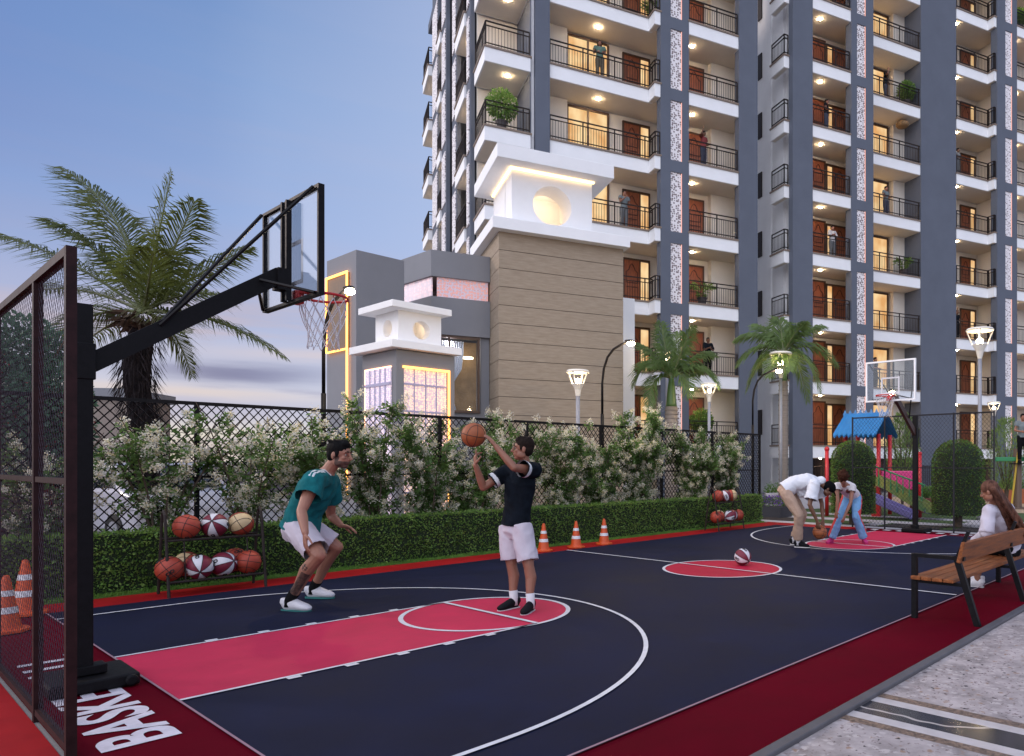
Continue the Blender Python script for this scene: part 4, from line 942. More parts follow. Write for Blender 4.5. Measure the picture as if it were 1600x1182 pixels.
def shrub(k, u, v, rz, sc, label, yellow=False):
    t = cthing('flowering_shrub', label, 'shrub', u, v, 0, rz, 'white flowering shrubs behind the hedge'); t.scale = (sc,)*3
    if k not in SH:
        st, lf, fl = VAR[k]; SH[k] = [st.build('stem', M_stem, t), lf.build('leaves', M_sl, t), fl.build('blossom', [M_fl, M_fl2], t)]
    else:
        for o in SH[k]:
            c = o.copy(); COL.objects.link(c); c.parent = t
for i, (k, u, rz, sc, lab) in enumerate((
        (2, -2.2, .3, 1.0, 'white flowering shrub at the far left edge, seen through the near fence'), (0, -1.1, 1.3, 1.0, 'white flowering shrub seen through the near mesh fence, left of the near hoop pole'),
        (4, .15, 2.2, .86, 'sparse white flowering shrub right of the near hoop pole, before the palm trunk'), (4, 1.30, .2, 1.0, 'white flowering shrub directly behind the near ball rack'),
        (4, 2.25, 3.6, 1.0, 'white flowering shrub between the near ball rack and the teal-shirted man'), (2, 3.15, 1.0, 1.05, 'white flowering shrub behind the teal-shirted man\'s back'), (1, 4.0, 4.4, .93, 'white flowering shrub right behind the teal-shirted man\'s head'),
        (0, 4.9, .7, .98, 'white flowering shrub midway between the two men, in front of the lit porch window'), (2, 5.8, 5.2, 1.0, 'white flowering shrub behind the spinning basketball'), (1, 6.7, 2.9, .90, 'white flowering shrub behind the black-shirted man'),
        (0, 7.7, 1.8, .98, 'white flowering shrub just right of the black-shirted man, above the cones'), (2, 8.7, 3.3, .98, 'white flowering shrub under the lamp in front of the sandstone tower'),
        (3, 9.9, .4, .98, 'tall dense white flowering shrub left of the left royal palm'), (3, 11.7, 2.1, .86, 'dense white flowering shrub right of the left royal palm'), (3, 13.1, 4.0, .80, 'yellow-lit white flowering shrub at the far end of the hedge'))):
    shrub(k, u, -3.93, rz, sc, lab)

def frond(lf, rc, c0, ctl, tip, n=42, ll=.5, lw=.035, droop=.5, mi=0):
    c0, ctl, tip = Vector(c0), Vector(ctl), Vector(tip)
    P = lambda q: c0*(1-q)**2+ctl*2*q*(1-q)+tip*q*q
    pts = [P(i/12) for i in range(13)]; rc.tube(pts, [.028*(1-i/13)+.004 for i in range(13)], 5)
    for i in range(n):
        q = .10+.90*(i+.5)/n; p = P(q); d = (P(min(1, q+.02))-P(q-.02)).normalized()
        up = Vector((0, 0, 1)); sd = d.cross(up)
        if sd.length < .15: sd = d.cross(Vector((0, 1, 0)))
        sd.normalize(); nu = sd.cross(d).normalized()
        L_ = ll*(math.sin(math.pi*min(1, q*.765+.20))**.7)*rnd.uniform(.85, 1.12)
        for s in (-1, 1):
            v = (d*(.55+.75*q)+sd*s*.85+nu*.16+Vector((rnd.gauss(0, .09), rnd.gauss(0, .09), rnd.gauss(0, .09)))).normalized()
            m = p+v*L_*.5; v2 = (v+Vector((0, 0, -droop*rnd.uniform(.6, 1.3)))).normalized(); e = m+v2*L_*.55
            wv = d*(lw*.5); lf.add([p-wv*.5, p+wv*.5, m+wv, m-wv], [(0, 1, 2, 3)], mi); lf.add([m-wv, m+wv, e], [(0, 1, 2)], mi)
def left_palm():
    Y = 12.4; base = at(232, 725, Y); base.z = 0
    t = thing('coconut_palm', 'tall coconut palm with drooping fronds behind the near hoop', 'palm tree', base, 0, 'palm trees')
    A = lambda px, py, dy=0: at(px, py, Y+dy)-base
    tp = [Vector((0, 0, -.05)), A(231, 760), A(230, 700), A(222, 650), A(213, 600), A(216, 550), A(224, 505)]
    mb = MB(); mb.tube(tp, [.19, .175, .17, .175, .19, .20, .17], 14)
    for i in range(900):     # shaggy fibre skirt
        q = rnd.random(); z0 = 1.6+2.2*q; a = rnd.uniform(0, 6.28); c = None
        for k in range(len(tp)-1):
            if tp[k].z <= z0 <= tp[k+1].z: c = tp[k].lerp(tp[k+1], (z0-tp[k].z)/(tp[k+1].z-tp[k].z))
        if c is None: continue
        rr = .19+.10*q; p = c+Vector((math.cos(a)*rr, math.sin(a)*rr, 0)); mb.leaf(p, Vector((math.cos(a)*.35+rnd.gauss(0, .25), math.sin(a)*.35, -1)), .022, rnd.uniform(.18, .42), 0, nrm=(math.cos(a), math.sin(a), 0))
    mb.build('trunk', M_trunk, t, smooth=False)
    lf, rc = MB(), MB(); c0 = (225, 488)
    for tu, tv, cu, cv, dy, cdy, n, ll in ((105, 268, 205, 330, .3, .2, 46, .62), (82, 350, 165, 385, -.3, -.2, 44, .55), (150, 300, 215, 360, 1.0, .7, 40, .55), (268, 272, 242, 390, .2, .1, 42, .45), (304, 315, 275, 385, -.3, -.1, 40, .45),
            (388, 388, 300, 430, .4, .3, 42, .48), (352, 465, 290, 445, -1.0, -.6, 40, .48), (445, 560, 330, 478, -.1, -.1, 46, .42), (300, 590, 275, 500, .9, .4, 32, .36), (-5, 368, 110, 395, .5, .4, 48, .52),
            (55, 455, 130, 440, .9, .6, 40, .48), (70, 540, 135, 475, -.3, -.2, 42, .48), (105, 560, 165, 500, .8, .4, 36, .42), (240, 395, 232, 440, -1.3, -.9, 42, .6), (290, 520, 262, 475, -1.2, -.7, 36, .5)):
        frond(lf, rc, A(*c0), A(cu, cv, cdy), A(tu, tv, dy), int(n*2.1), ll*1.62, .029, .80)
    lf.build('fronds', M_palm, t); rc.build('rachis', M_rach, t)
    mb = MB()
    for i in range(9): a = i*.7; mb.sph(A(224, 505)+Vector((math.cos(a)*.2, math.sin(a)*.2, rnd.uniform(-.1, .05))), .10, 10, 8)
    mb.build('coconuts', mat('dark_coconut', (.06, .03, .015), .6), t, smooth=True)
    mb = MB()
    for i in range(160): a = rnd.uniform(0, 6.28); p = A(224, 495)+Vector((math.cos(a)*.2, math.sin(a)*.2, rnd.uniform(-.2, .1))); mb.leaf(p, Vector((math.cos(a), math.sin(a), rnd.uniform(-1.6, .2))), .05, rnd.uniform(.2, .4), 0)
    mb.build('fibre', mat('brown_palm_fibre', (.07, .035, .02), .9, var=.4, scale=9), t)
left_palm()
def royal_palm(px, pcrown, Y, tips, label, tw=1.0):
    base = at(px, 725, Y); base.z = 0
    t = thing('royal_palm', label, 'palm tree', base, 0, 'palm trees'); A = lambda a, b, dy=0: at(a, b, Y+dy)-base; k = Y/F
    zc = (at(px, pcrown, Y)-base).z; zs = zc-48*k
    mb = MB(); mb.lathe([(10.5*k*tw, 0), (10*k*tw, zs*.3), (10.5*k*tw, zs*.7), (9.6*k*tw, zs)], 16)
    for i in range(26): z0 = zs*i/26; mb.lathe([(10.3*k*tw, z0), (11.1*k*tw, z0+.02), (10.3*k*tw, z0+.04)], 16, cap=False)
    mb.build('trunk', M_gtrunk, t, smooth=True)
    mb = MB(); mb.lathe([(9.0*k*tw, zs), (8.2*k*tw, zs+.1), (6*k*tw, zs+30*k), (3*k*tw, zc)], 16); mb.build('crownshaft', M_shaft, t, smooth=True)
    lf, rc = MB(), MB()
    for (tu, tv, cu, cv, dy) in tips: frond(lf, rc, A(px, pcrown+4), A(cu, cv, dy*.5), A(tu, tv, dy), 60, .80, .050, .9)
    lf.build('fronds', M_palm2, t); rc.build('rachis', M_rach, t)
royal_palm(1049, 588, 22.5, [(988, 606, 1010, 545, .2), (1000, 538, 1030, 560, .5), (1033, 505, 1040, 550, .3), (1082, 512, 1066, 545, -.3), (1112, 556, 1085, 550, .4), (1122, 606, 1098, 558, -.3), (1078, 622, 1072, 570, -.8), (1014, 640, 1016, 575, -.7), (1060, 520, 1052, 550, 1.1), (1015, 575, 1025, 560, -1.2), (1095, 585, 1080, 560, 1.0)], 'royal palm with green crownshaft left of the white recess, in front of the first pier')
royal_palm(1224, 548, 23.5, [(1150, 532, 1190, 515, .3), (1152, 572, 1185, 528, -.3), (1166, 612, 1188, 545, .2), (1182, 508, 1205, 522, .8), (1218, 500, 1222, 525, .3), (1256, 506, 1240, 520, -.4), (1284, 512, 1255, 515, .4), (1308, 572, 1268, 525, .2), (1282, 616, 1264, 540, -.5), (1262, 628, 1250, 550, .5), (1200, 590, 1208, 550, -1.1), (1235, 580, 1232, 545, -1.2)], 'royal palm in front of the white recess between the two apartment blocks', .72)

def leaf_cloud(mb, blobs, n, smin, smax, mis=(0,), r=rnd):
    for i in range(n):
        c, rad = blobs[r.randrange(len(blobs))]; d = rvec(); q = r.random()**.4
        p = Vector(c)+Vector((d.x*rad[0], d.y*rad[1], d.z*rad[2]))*q; s = r.uniform(smin, smax)
        mb.leaf(p, d+rvec()*.8, s*.55, s, mis[r.randrange(len(mis))])
def red_tree():
    base = at(20, 725, 9.6); base.z = 0
    t = thing('blossom_tree', 'dark green tree with small red blossoms behind the near fence at the far left', 'tree', base)
    mb = MB(); mb.tube([(0, 0, 0), (.05, 0, .7), (-.05, .05, 1.5), (.1, 0, 2.4)], [.10, .08, .065, .03], 8)
    for a in range(7): mb.tube([(0, 0, 1.2+.15*a), (.35*math.cos(a*2.1), .35*math.sin(a*2.1), 1.7+.15*a), (.7*math.cos(a*2.1), .7*math.sin(a*2.1), 2.0+.2*a)], [.035, .022, .008], 6)
    mb.build('trunk', M_stem, t)
    bl = [((-.5, .1, 2.7), (.55, .5, .5)), ((.1, 0, 3.05), (.5, .5, .45)), ((.5, 0, 2.4), (.45, .45, .5)), ((.1, .2, 2.1), (.7, .6, .5)), ((-.6, 0, 1.9), (.6, .5, .5)), ((.4, .1, 1.7), (.5, .5, .45)), ((-.9, .2, 3.0), (.5, .5, .5))]
    mb = MB(); leaf_cloud(mb, bl+[((-.9, 0, 2.3), (.7, .6, .6))], 17000, .05, .10); mb.build('crown', leafmat('dark_teal_leaf', (.045, .105, .075), (.11, .21, .14), .45, .2), t)
    mb = MB(); leaf_cloud(mb, [((b[0][0], b[0][1], b[0][2]-.3), b[1]) for b in bl], 1000, .025, .05); mb.build('blossom', leafmat('red_blossom', (.30, .012, .015), (.45, .03, .03), .6, .2), t)
red_tree()
# clipped dome bushes and small trees by the playground
def dome_bush(px, pbase, Y, wpx, zt, label):
    base = at(px, 725, Y); base.z = 0; rw = wpx/2*Y/F
    t = thing('dome_bush', label, 'topiary bush', base, 0, 'dome-clipped bushes'); mb = MB()
    for i in range(6500):
        a = rnd.uniform(0, 6.28); zz = .28+(zt-.28)*rnd.random(); zk = zt-rw*.95
        rr = rw if zz < zk else rw*math.sqrt(max(0, 1-((zz-zk)/(zt-zk))**2)); d = Vector((math.cos(a), math.sin(a), .1 if zz < zk else (zz-zk)/(zt-zk)))
        rr *= rnd.uniform(.93, 1.0); s = rnd.uniform(.03, .05); mb.leaf((rr*math.cos(a), rr*math.sin(a), zz), d+rvec()*.7, s*.6, s*1.3, 0 if rnd.random() < .6 else 1)
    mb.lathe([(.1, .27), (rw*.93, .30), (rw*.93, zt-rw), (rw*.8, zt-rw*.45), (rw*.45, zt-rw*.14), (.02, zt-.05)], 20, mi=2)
    mb.build('foliage', [M_hl, leafmat('olive_leaf', (.07, .09, .015), (.13, .15, .03), .5, .2) if 'olive' not in MATS else MATS['olive'], M_core], t)
    mb = MB(); mb.tube([(0, 0, 0), (0, 0, .32)], .10, 10); mb.build('trunk', M_stem, t)
dome_bush(1333, 800, 17.6, 66, 2.05, 'dome-clipped green bush behind the bending girl, left of the far hoop')
dome_bush(1497, 820, 16.9, 76, 2.05, 'dome-clipped green bush on a short trunk right of the far hoop')
def upright_tree(px, Y, zt, wpx, label, n=2600, zb=.6):
    base = at(px, 725, Y); base.z = 0; rw = wpx/2*Y/F
    t = thing('small_tree', label, 'tree', base, 0, 'small upright garden trees'); mb = MB(); lf = MB()
    for k in range(9):
        a = 2*math.pi*k/9; e = Vector((rw*.75*math.cos(a), rw*.75*math.sin(a), zb+(zt-zb)*rnd.uniform(.6, .95))); mb.tube([(0, 0, 0), (.06*math.cos(a), .06*math.sin(a), zb), e*.6+Vector((0, 0, .2)), e], [.03, .025, .016, .005], 5)
    for i in range(n):
        q = rnd.random(); zz = zb*.9+(zt-zb)*q; rr = rw*math.sqrt(rnd.random())*(.55+.9*q*(1-q)*1.9)*(1.0 if q < .8 else 1.6*(1-q)+.6); a = rnd.uniform(0, 6.28)
        lf.leaf((rr*math.cos(a), rr*math.sin(a), zz), Vector((math.cos(a)*.5, math.sin(a)*.5, 1.0))+rvec()*.5, .025, rnd.uniform(.10, .2), 0 if rnd.random() < .6 else 1)
    mb.build('trunk', M_stem, t); lf.build('crown', [M_palm2, M_hl2], t)
upright_tree(1410, 24.0, 3.2, 52, 'small upright green tree behind the far hoop\'s pole')
upright_tree(1573, 25.0, 3.1, 60, 'feathery upright green tree by the orange planter at the right edge')
# flower bed and planters beyond the court
def flower_bed():
    t = cthing('purple_flower_bed', 'bed of purple flowers in a long planter beyond the hedge end', 'flower bed', 15.0, -4.2)
    mb = MB(); mb.box(.3, .9, -.5, 2.6, .0, .30); mb.build('planter', mat('grey_planter', (.05, .05, .06), .7), t)
    mb = MB()
    for i in range(2600): p = Vector((rnd.uniform(.25, .95), rnd.uniform(-.55, 2.6), .30+.25*rnd.random()**.7)); mb.leaf(p, rvec()+Vector((0, 0, .6)), .03, rnd.uniform(.04, .08), 0)
    mb.build('leaves', M_sl, t); mb = MB()
    for i in range(1500): p = Vector((rnd.uniform(.22, .95), rnd.uniform(-.55, 2.6), .36+.24*rnd.random())); mb.leaf(p, rvec(), .035, .045, 0)
    mb.build('blossom', leafmat('purple_petal', (.10, .03, .26), (.24, .08, .50), .6, .25), t)
flower_bed()
def planter(px0, px1, Y, z1, col, label):
    a, b = at(px0, 725, Y), at(px1, 725, Y); a.z = b.z = 0
    t = thing('planter_wall', label, 'planter', (a+b)/2); d = (b-a)/2
    mb = MB(); mb.bar(-d+Vector((0, 0, z1/2)), d+Vector((0, 0, z1/2)), .5, z1); bevel(mb.build('wall', mat('planter_paint', col, .7, var=.08, scale=3), t), .02)
    mb = MB(); L_ = d.length
    for i in range(900): q = rnd.uniform(-1, 1); mb.leaf(d*q+Vector((0, rnd.uniform(-.2, .2), z1+.3*rnd.random()**2)), rvec()+Vector((0, 0, 1)), .03, rnd.uniform(.08, .16), 0)
    mb.build('plants', M_hl, t)
planter(1196, 1290, 24, .52, (.50, .48, .55), 'low pale planter wall behind the purple flowers')
planter(1562, 1640, 27, .55, (.36, .10, .035), 'orange planter wall at the right edge behind the seated woman')
planter(1425, 1462, 22, .45, (.14, .03, .022), 'low dark red planter between the far hoop and the right dome bush')
# ------------------------------------------------------------------ playground
def playhouse():
    Y = 21.0; base = at(1358, 725, Y); base.z = 0; k = Y/F
    t = thing('play_tower', 'playground tower with jagged blue roof, red posts, pink panel and slide', 'playground tower', base, -.6)
    M_b = mat('blue_play_plastic', (.020, .17, .42), .4, var=.1, scale=4); M_r = mat('red_play_plastic', (.50, .016, .022), .35); M_p = mat('pink_play_panel', (.62, .05, .22), .4); M_y = mat('yellow_slide_plastic', (.55, .38, .04), .35); M_g = mat('green_play_rail', (.03, .22, .08), .4); M_v = mat('violet_slide_plastic', (.16, .14, .33), .35)
    mb = MB()     # gable roof of overlapping jagged courses
    for s in (-1, 1):
        for r_ in range(4):
            y0, y1 = s*(.90-.225*r_), s*(.90-.225*(r_+1)); za, zb = 2.33+.16*r_, 2.33+.16*(r_+1)+.03; n = 9; x0, x1 = -.75, .55
            for i in range(n):
                xa, xb = x0+(x1-x0)*i/n, x0+(x1-x0)*(i+1)/n; d = Vector((0, -s*.0, .05))
                mb.add([(xa, y0, za+.02), ((xa+xb)/2, y0+s*.07, za-.05), (xb, y0, za+.02), (xb, y1, zb), (xa, y1, zb)], [(0, 1, 2, 3, 4)])
                mb.add([(xa, y0, za-.02), ((xa+xb)/2, y0+s*.07, za-.09), (xb, y0, za-.02), (xb, y1, zb-.04), (xa, y1, zb-.04)], [(4, 3, 2, 1, 0)])
    for i in range(9): x = -.75+1.3*i/8; mb.add([(x-.06, 0, 2.98), (x+.06, 0, 2.98), (x, 0, 3.12)], [(0, 1, 2)]); mb.box(x-.05, x+.05, -.03, .03, 2.93, 3.0)
    mb.build('roof', M_b, t)
    for x, y in ((-.55, -.45), (.45, -.45), (-.55, .5), (.45, .5)): mb = MB(); mb.tube([(x, y, 0), (x, y, 2.35)], .06, 12); mb.build('post', M_r, t, smooth=True)
    mb = MB(); mb.box(-.6, .5, -.5, .55, 1.0, 1.08); mb.build('platform', M_v, t)
    mb = MB(); mb.box(.5, 1.6, -.40, -.34, .78, 1.30); mb.box(-.5, .42, -.50, -.45, 1.10, 1.5); bevel(mb.build('panel', M_p, t), .03)
    mb = MB(); mb.tube([(1.6, -.37, 0), (1.6, -.37, 1.75)], .05, 10); mb.sph((1.6, -.37, 1.78), .06); mb.build('post', M_r, t, smooth=True)
    mb = MB()     # slide with side walls
    sp = [(.45, .95), (.9, .78), (1.5, .42), (1.95, .20), (2.35, .16)]
    for (xa, za), (xb, zb) in zip(sp[:-1], sp[1:]):
        mb.bar((xa, -.75, za), (xb, -.75, zb), .5, .04, mi=1)
        for y in (-1.0, -.5): mb.bar((xa, y, za+.12), (xb, y, zb+.12), .05, .24, mi=0)
    mb.build('slide', [mat('green_slide_plastic', (.05, .20, .09), .4, var=.3, scale=2, col2=(.30, .28, .05)), M_v], t)
    mb = MB()
    for i in range(9): x = .5+.17*i; mb.tube([(x, -1.05, max(.1, .95-.33*(i*.17))), (x, -1.05, max(.1, .95-.33*(i*.17))+.5)], .014, 6)
    mb.tube([(.5, -1.05, 1.45), (1.95, -1.05, .92)], .022, 8); mb.build('slide_rail', M_g, t)
    mb = MB(); mb.bar((.35, -1.35, .62), (1.75, -1.35, .06), .55, .05)
    for y in (-1.64, -1.06): mb.bar((.35, y, .70), (1.75, y, .14), .05, .16)
    bevel(mb.build('ramp', M_v, t), .01)
    mb = MB(); mb.box(-.62, -.3, -.62, -.5, .02, .8); mb.box(.3, .55, -.62, -.5, 0, .9); mb.build('ladder_panel', M_r, t)
    return t
playhouse()
def single_post():
    b = at(1292, 725, 20.5); b.z = 0; t = thing('red_play_post', 'single red round-topped play post left of the dome bush', 'post', b)
    mb = MB(); mb.tube([(0, 0, 0), (0, 0, 1.9)], .055, 12); mb.build('shaft', MATS['red_play_plastic'], t, smooth=True); mb = MB(); mb.sph((0, 0, 1.92), .075); mb.build('knob', MATS['red_play_plastic'], t, smooth=True)
single_post()
def trainer():
    b = at(1590, 725, 23.6); b.z = 0; t = thing('outdoor_gym_machine', 'outdoor gym machine with green top bar and brown column at the right edge', 'gym machine', b)
    mb = MB(); mb.tube([(0, 0, 0), (0, 0, 2.0)], .13, 12); mb.box(-.5, .5, -.3, .3, 0, .06); mb.build('column', mat('brown_gym_steel', (.13, .085, .06), .5), t)
    mb = MB(); mb.box(-.75, .75, -.09, .03, .28+1.30, .28+1.44); bevel(mb.build('bar', MATS['green_play_rail'], t), .02)
    mb = MB(); mb.tube([(-.25, -.1, .1), (-.05, -.15, 1.9), (.15, -.2, 2.3)], .03, 8); mb.build('handle', MATS['yellow_slide_plastic'], t)
    mb = MB(); mb.box(-.2, .3, -.35, -.15, 1.18+.3, 1.22+.3); mb.box(-.12, .3, .15, .35, 1.48, 1.52); mb.build('footplate', M_black, t)
trainer()

# ------------------------------------------------------------------ cars and walls beyond the side fence
def car(px, Y, rz, body, label, lights):
    b = at(px, 725, Y); b.z = 0; t = thing('parked_car', label, 'car', b, rz)
    mb = MB(); prof = [(-2.1, .35), (-2.12, .75), (-1.95, 1.0), (-1.55, 1.06), (-1.0, 1.50), (.55, 1.52), (1.1, 1.08), (1.85, .95), (2.1, .72), (2.1, .35)]
    n = len(prof); vs = []
    for y, ins in ((-.88, 0), (.88, 0)):
        for x, zz in prof: vs.append((x, y*(1-.16*max(0, zz-1.0)/.5), zz))
    mb.add(vs, [tuple(range(n)), tuple(range(2*n-1, n-1, -1))]+[(i, n+i, n+(i+1) % n, (i+1) % n) for i in range(n)]); bevel(mb.build('body', body, t), .06, 3)
    g = MB()
    for s in (-1, 1):
        g.add([(-1.35, s*.865, 1.08), (-.92, s*.775, 1.44), (-.30, s*.775, 1.45), (-.30, s*.865, 1.08)], [(0, 1, 2, 3)]); g.add([(-.22, s*.865, 1.08), (-.22, s*.775, 1.45), (.5, s*.775, 1.45), (.95, s*.865, 1.08)], [(0, 1, 2, 3)])
    g.add([(-1.60, -.72, 1.09), (-1.60, .72, 1.09), (-1.06, .66, 1.475), (-1.06, -.66, 1.475)], [(0, 1, 2, 3)]); g.build('window', mat('dark_car_glass', (.02, .025, .03), .08), t)
    for x in (-1.35, 1.35):
        for s in (-1, 1):
            w_ = MB(); w_.tube([(x, s*.70, .33), (x, s*.90, .33)], .33, 20); wh = w_.build('wheel', mat('tyre_rubber', (.015, .015, .015), .8), t, smooth=False)
            w_ = MB(); w_.tube([(x, s*.88, .33), (x, s*.91, .33)], .20, 14); w_.build('rim', MATS['galvanised_grey_pole'], wh)
    if lights:
        for y0, y1 in ((-.80, -.30), (.30, .80)): l = MB(); l.box(-2.16, -2.05, y0, y1, .78, .92); l.build('tail_light', glow('red_tail_light', (1, .10, .06), 7), t)
    l = MB(); l.box(-2.15, -2.11, -.3, .3, .5, .62); l.build('number_plate', MATS['white_court_paint'] if False else M_line, t)
car(48, 13.6, R(96), mat('dark_red_car_paint', (.10, .012, .012), .25), 'dark red car with glowing tail lights behind the near fence at the left edge', True)
car(215, 13.5, R(150), mat('pale_grey_car_paint', (.50, .50, .56), .25), 'pale grey car parked behind the chain-link fence, left of the ball rack', False)
def cabin():
    b = at(150, 725, 21); b.z = 0; t = thing('guard_cabin', 'small beige flat-roofed cabin behind the coconut palm', 'cabin', b, R(12))
    mb = MB(); mb.box(-2.2, .8, 0, 2.5, 0, 3.45); mb.build('wall', mat('beige_cabin_wall', (.26, .21, .18), .8, var=.1, scale=2), t)
    mb = MB(); mb.box(-2.35, .92, -.12, 2.6, 3.45, 3.72); mb.build('roof', M_grey2, t)
    mb = MB(); mb.box(-1.4, -.5, -.03, -.002, 1.1, 2.2); mb.build('window', MATS['dark_car_glass'], t)
cabin()
def low_wall():
    a, b = at(80, 725, 27), at(560, 725, 34); a.z = b.z = 0; t = thing('boundary_wall', 'low dark boundary wall on the horizon beyond the chain-link fence', 'wall', a)
    mb = MB(); mb.bar((0, 0, .75), (b-a)+Vector((0, 0, .75)), .25, 1.5); mb.build('wall', mat('dark_boundary_wall', (.10, .09, .11), .85, var=.2, scale=2), t)
    mb = MB(); mb.bar((0, 0, 1.55), (b-a)+Vector((0, 0, 1.55)), .34, .09); mb.build('coping', M_grey2, t)
low_wall()
# ------------------------------------------------------------------ people
SKINS = {}
def skin(c, name):
    if name not in SKINS: SKINS[name] = mat(name, c, .5, var=.08, scale=9, bump=.04, bscale=120)
    return SKINS[name]
def loft(mb, pts, sides, ab, n=18):
    """closed elliptical loft: rings at pts with half-widths a along the side vector and b across it"""
    k = len(pts); vs = []
    pts = [Vector(p) for p in pts]
    for i, p in enumerate(pts):
        d = (pts[min(i+1, k-1)]-pts[max(i-1, 0)]).normalized(); s = Vector(sides[i]); s = (s-d*s.dot(d)).normalized(); f = d.cross(s)
        for j in range(n):
            t = 2*math.pi*j/n; vs.append(p+s*(ab[i][0]*math.cos(t))+f*(ab[i][1]*math.sin(t)))
    fs = [(i*n+j, i*n+(j+1) % n, (i+1)*n+(j+1) % n, (i+1)*n+j) for i in range(k-1) for j in range(n)]
    fs += [tuple(range(n-1, -1, -1)), tuple((k-1)*n+j for j in range(n))]
    return mb.add(vs, fs)
def capsule(mb, p, q, r0, r1, n=12):
    p, q = Vector(p), Vector(q); d = q-p; L_ = d.length
    if L_ < 1e-5: return mb.sph(p, r0)
    u = d.normalized(); pts, rs = [], []
    for a in (-80, -55, -30): pts.append(p+u*(r0*math.sin(R(a)))); rs.append(r0*math.cos(R(a)))
    pts.append(p); rs.append(r0); pts.append(q); rs.append(r1)
    for a in (30, 55, 80): pts.append(q+u*(r1*math.sin(R(a)))); rs.append(r1*math.cos(R(a)))
    return mb.tube(pts, rs, n)
def limb(mb, pts, rs):
    for i in range(len(pts)-1): capsule(mb, pts[i], pts[i+1], rs[i], rs[i+1])
FOLDS = {}
def remesh(mb, name, mats, parent, vox, smooth=4, paint=None, cuts=(), fold=0.0):
    """one continuous surface from the overlapping shapes"""
    me = bpy.data.meshes.new('t'); me.from_pydata([tuple(p) for p in mb.v], [], mb.f); o = bpy.data.objects.new('t', me); COL.objects.link(o)
    m = o.modifiers.new('r', 'REMESH'); m.mode = 'VOXEL'; m.voxel_size = vox
    s = o.modifiers.new('s', 'SMOOTH'); s.factor = .5; s.iterations = smooth
    bpy.context.view_layer.update(); dg = bpy.context.evaluated_depsgraph_get()
    nm = bpy.data.meshes.new_from_object(o.evaluated_get(dg)); COL.objects.unlink(o); bpy.data.objects.remove(o); bpy.data.meshes.remove(me)
    nm.name = name; nm.materials.clear()
    if fold:       # cloth folds: slanted ridges pushed in and out along the normals
        from mathutils import noise
        nv = len(nm.vertices); fl = [0.0]*(nv*3); nn = [0.0]*(nv*3); nm.vertices.foreach_get('co', fl); nm.vertex_normals.foreach_get('vector', nn)
        for i in range(nv):
            c = Vector(fl[3*i:3*i+3]); a = noise.noise(Vector((c.x*9+c.z*5, c.y*9-c.z*4, c.z*6))); b = noise.noise(Vector((c.x*19, c.y*19, c.z*13+5)))
            h_ = fold*((1-abs(a)*2.2)*.75+b*.45-.25)
            for j in range(3): fl[3*i+j] += nn[3*i+j]*h_
        nm.vertices.foreach_set('co', fl); nm.update()
    if cuts:       # open hems and cuffs
        bm = bmesh.new(); bm.from_mesh(nm); bm.normal_update()
        kill = [f for f in bm.faces if any((f.calc_center_median()-p).length < r and f.normal.dot(d) > .55 and (f.calc_center_median()-p).dot(d) > -.02 for p, d, r in cuts)]
        bmesh.ops.delete(bm, geom=kill, context='FACES'); bm.to_mesh(nm); bm.free()
    for x in mats: nm.materials.append(x)
    nm.polygons.foreach_set('use_smooth', [True]*len(nm.polygons))
    if paint:
        idx = [paint(p.center) for p in nm.polygons]; nm.polygons.foreach_set('material_index', idx)
    r = bpy.data.objects.new(name, nm); COL.objects.link(r); r.parent = parent; return r
def hand(mb, wrist, d, palm, k=1.0, vx=.006, curl=.5, point=False, spread=.25, thumbside=1):
    """palm, four unequal bent fingers and a thumb leaving the side of the palm; 'palm' is the way the palm faces"""
    w_ = Vector(wrist); d = Vector(d).normalized(); n = Vector(palm); n = (n-d*n.dot(d)).normalized(); s = d.cross(n)*thumbside
    loft(mb, [w_-d*.02*k, w_+d*.02*k, w_+d*.05*k, w_+d*.085*k, w_+d*.095*k], [s]*5, [(.024*k, .019*k), (.032*k, .018*k), (.041*k, .017*k), (.040*k, .014*k), (.03*k, .008*k)], 12)
    for i, (off, ln) in enumerate(((.031, .072), (.010, .082), (-.011, .076), (-.031, .060))):
        c = curl if not (point and i == 0) else 0.0
        if point and i > 0: c = 1.25
        p = w_+d*(.085*k)+s*(off*k); dd = (d+s*(off*spread*8)).normalized()
        for seg, (fr, r0, r1) in enumerate(((.45, .0088, .0080), (.32, .0080, .0074), (.23, .0074, .0062))):
            ang = c*(.55, .75, .6)[seg]; ax = dd.cross(n).normalized(); dd = (dd*math.cos(ang)+n*math.sin(ang)).normalized(); n2 = n
            q = p+dd*(ln*fr*k); capsule(mb, p, q, r0*k*(1.25 if vx < .007 else 1.5), r1*k*(1.25 if vx < .007 else 1.5), 8); p = q
    p = w_+d*.025*k+s*.028*k; dd = (d*.62+s*.66+n*(.25+.4*curl)).normalized()
    for fr, r0, r1 in ((.036, .0125, .0105), (.030, .010, .009), (.022, .009, .007)):
        q = p+dd*fr*k; capsule(mb, p, q, r0*k, r1*k, 8); p = q; dd = (dd+d*.35+n*.2*curl).normalized()
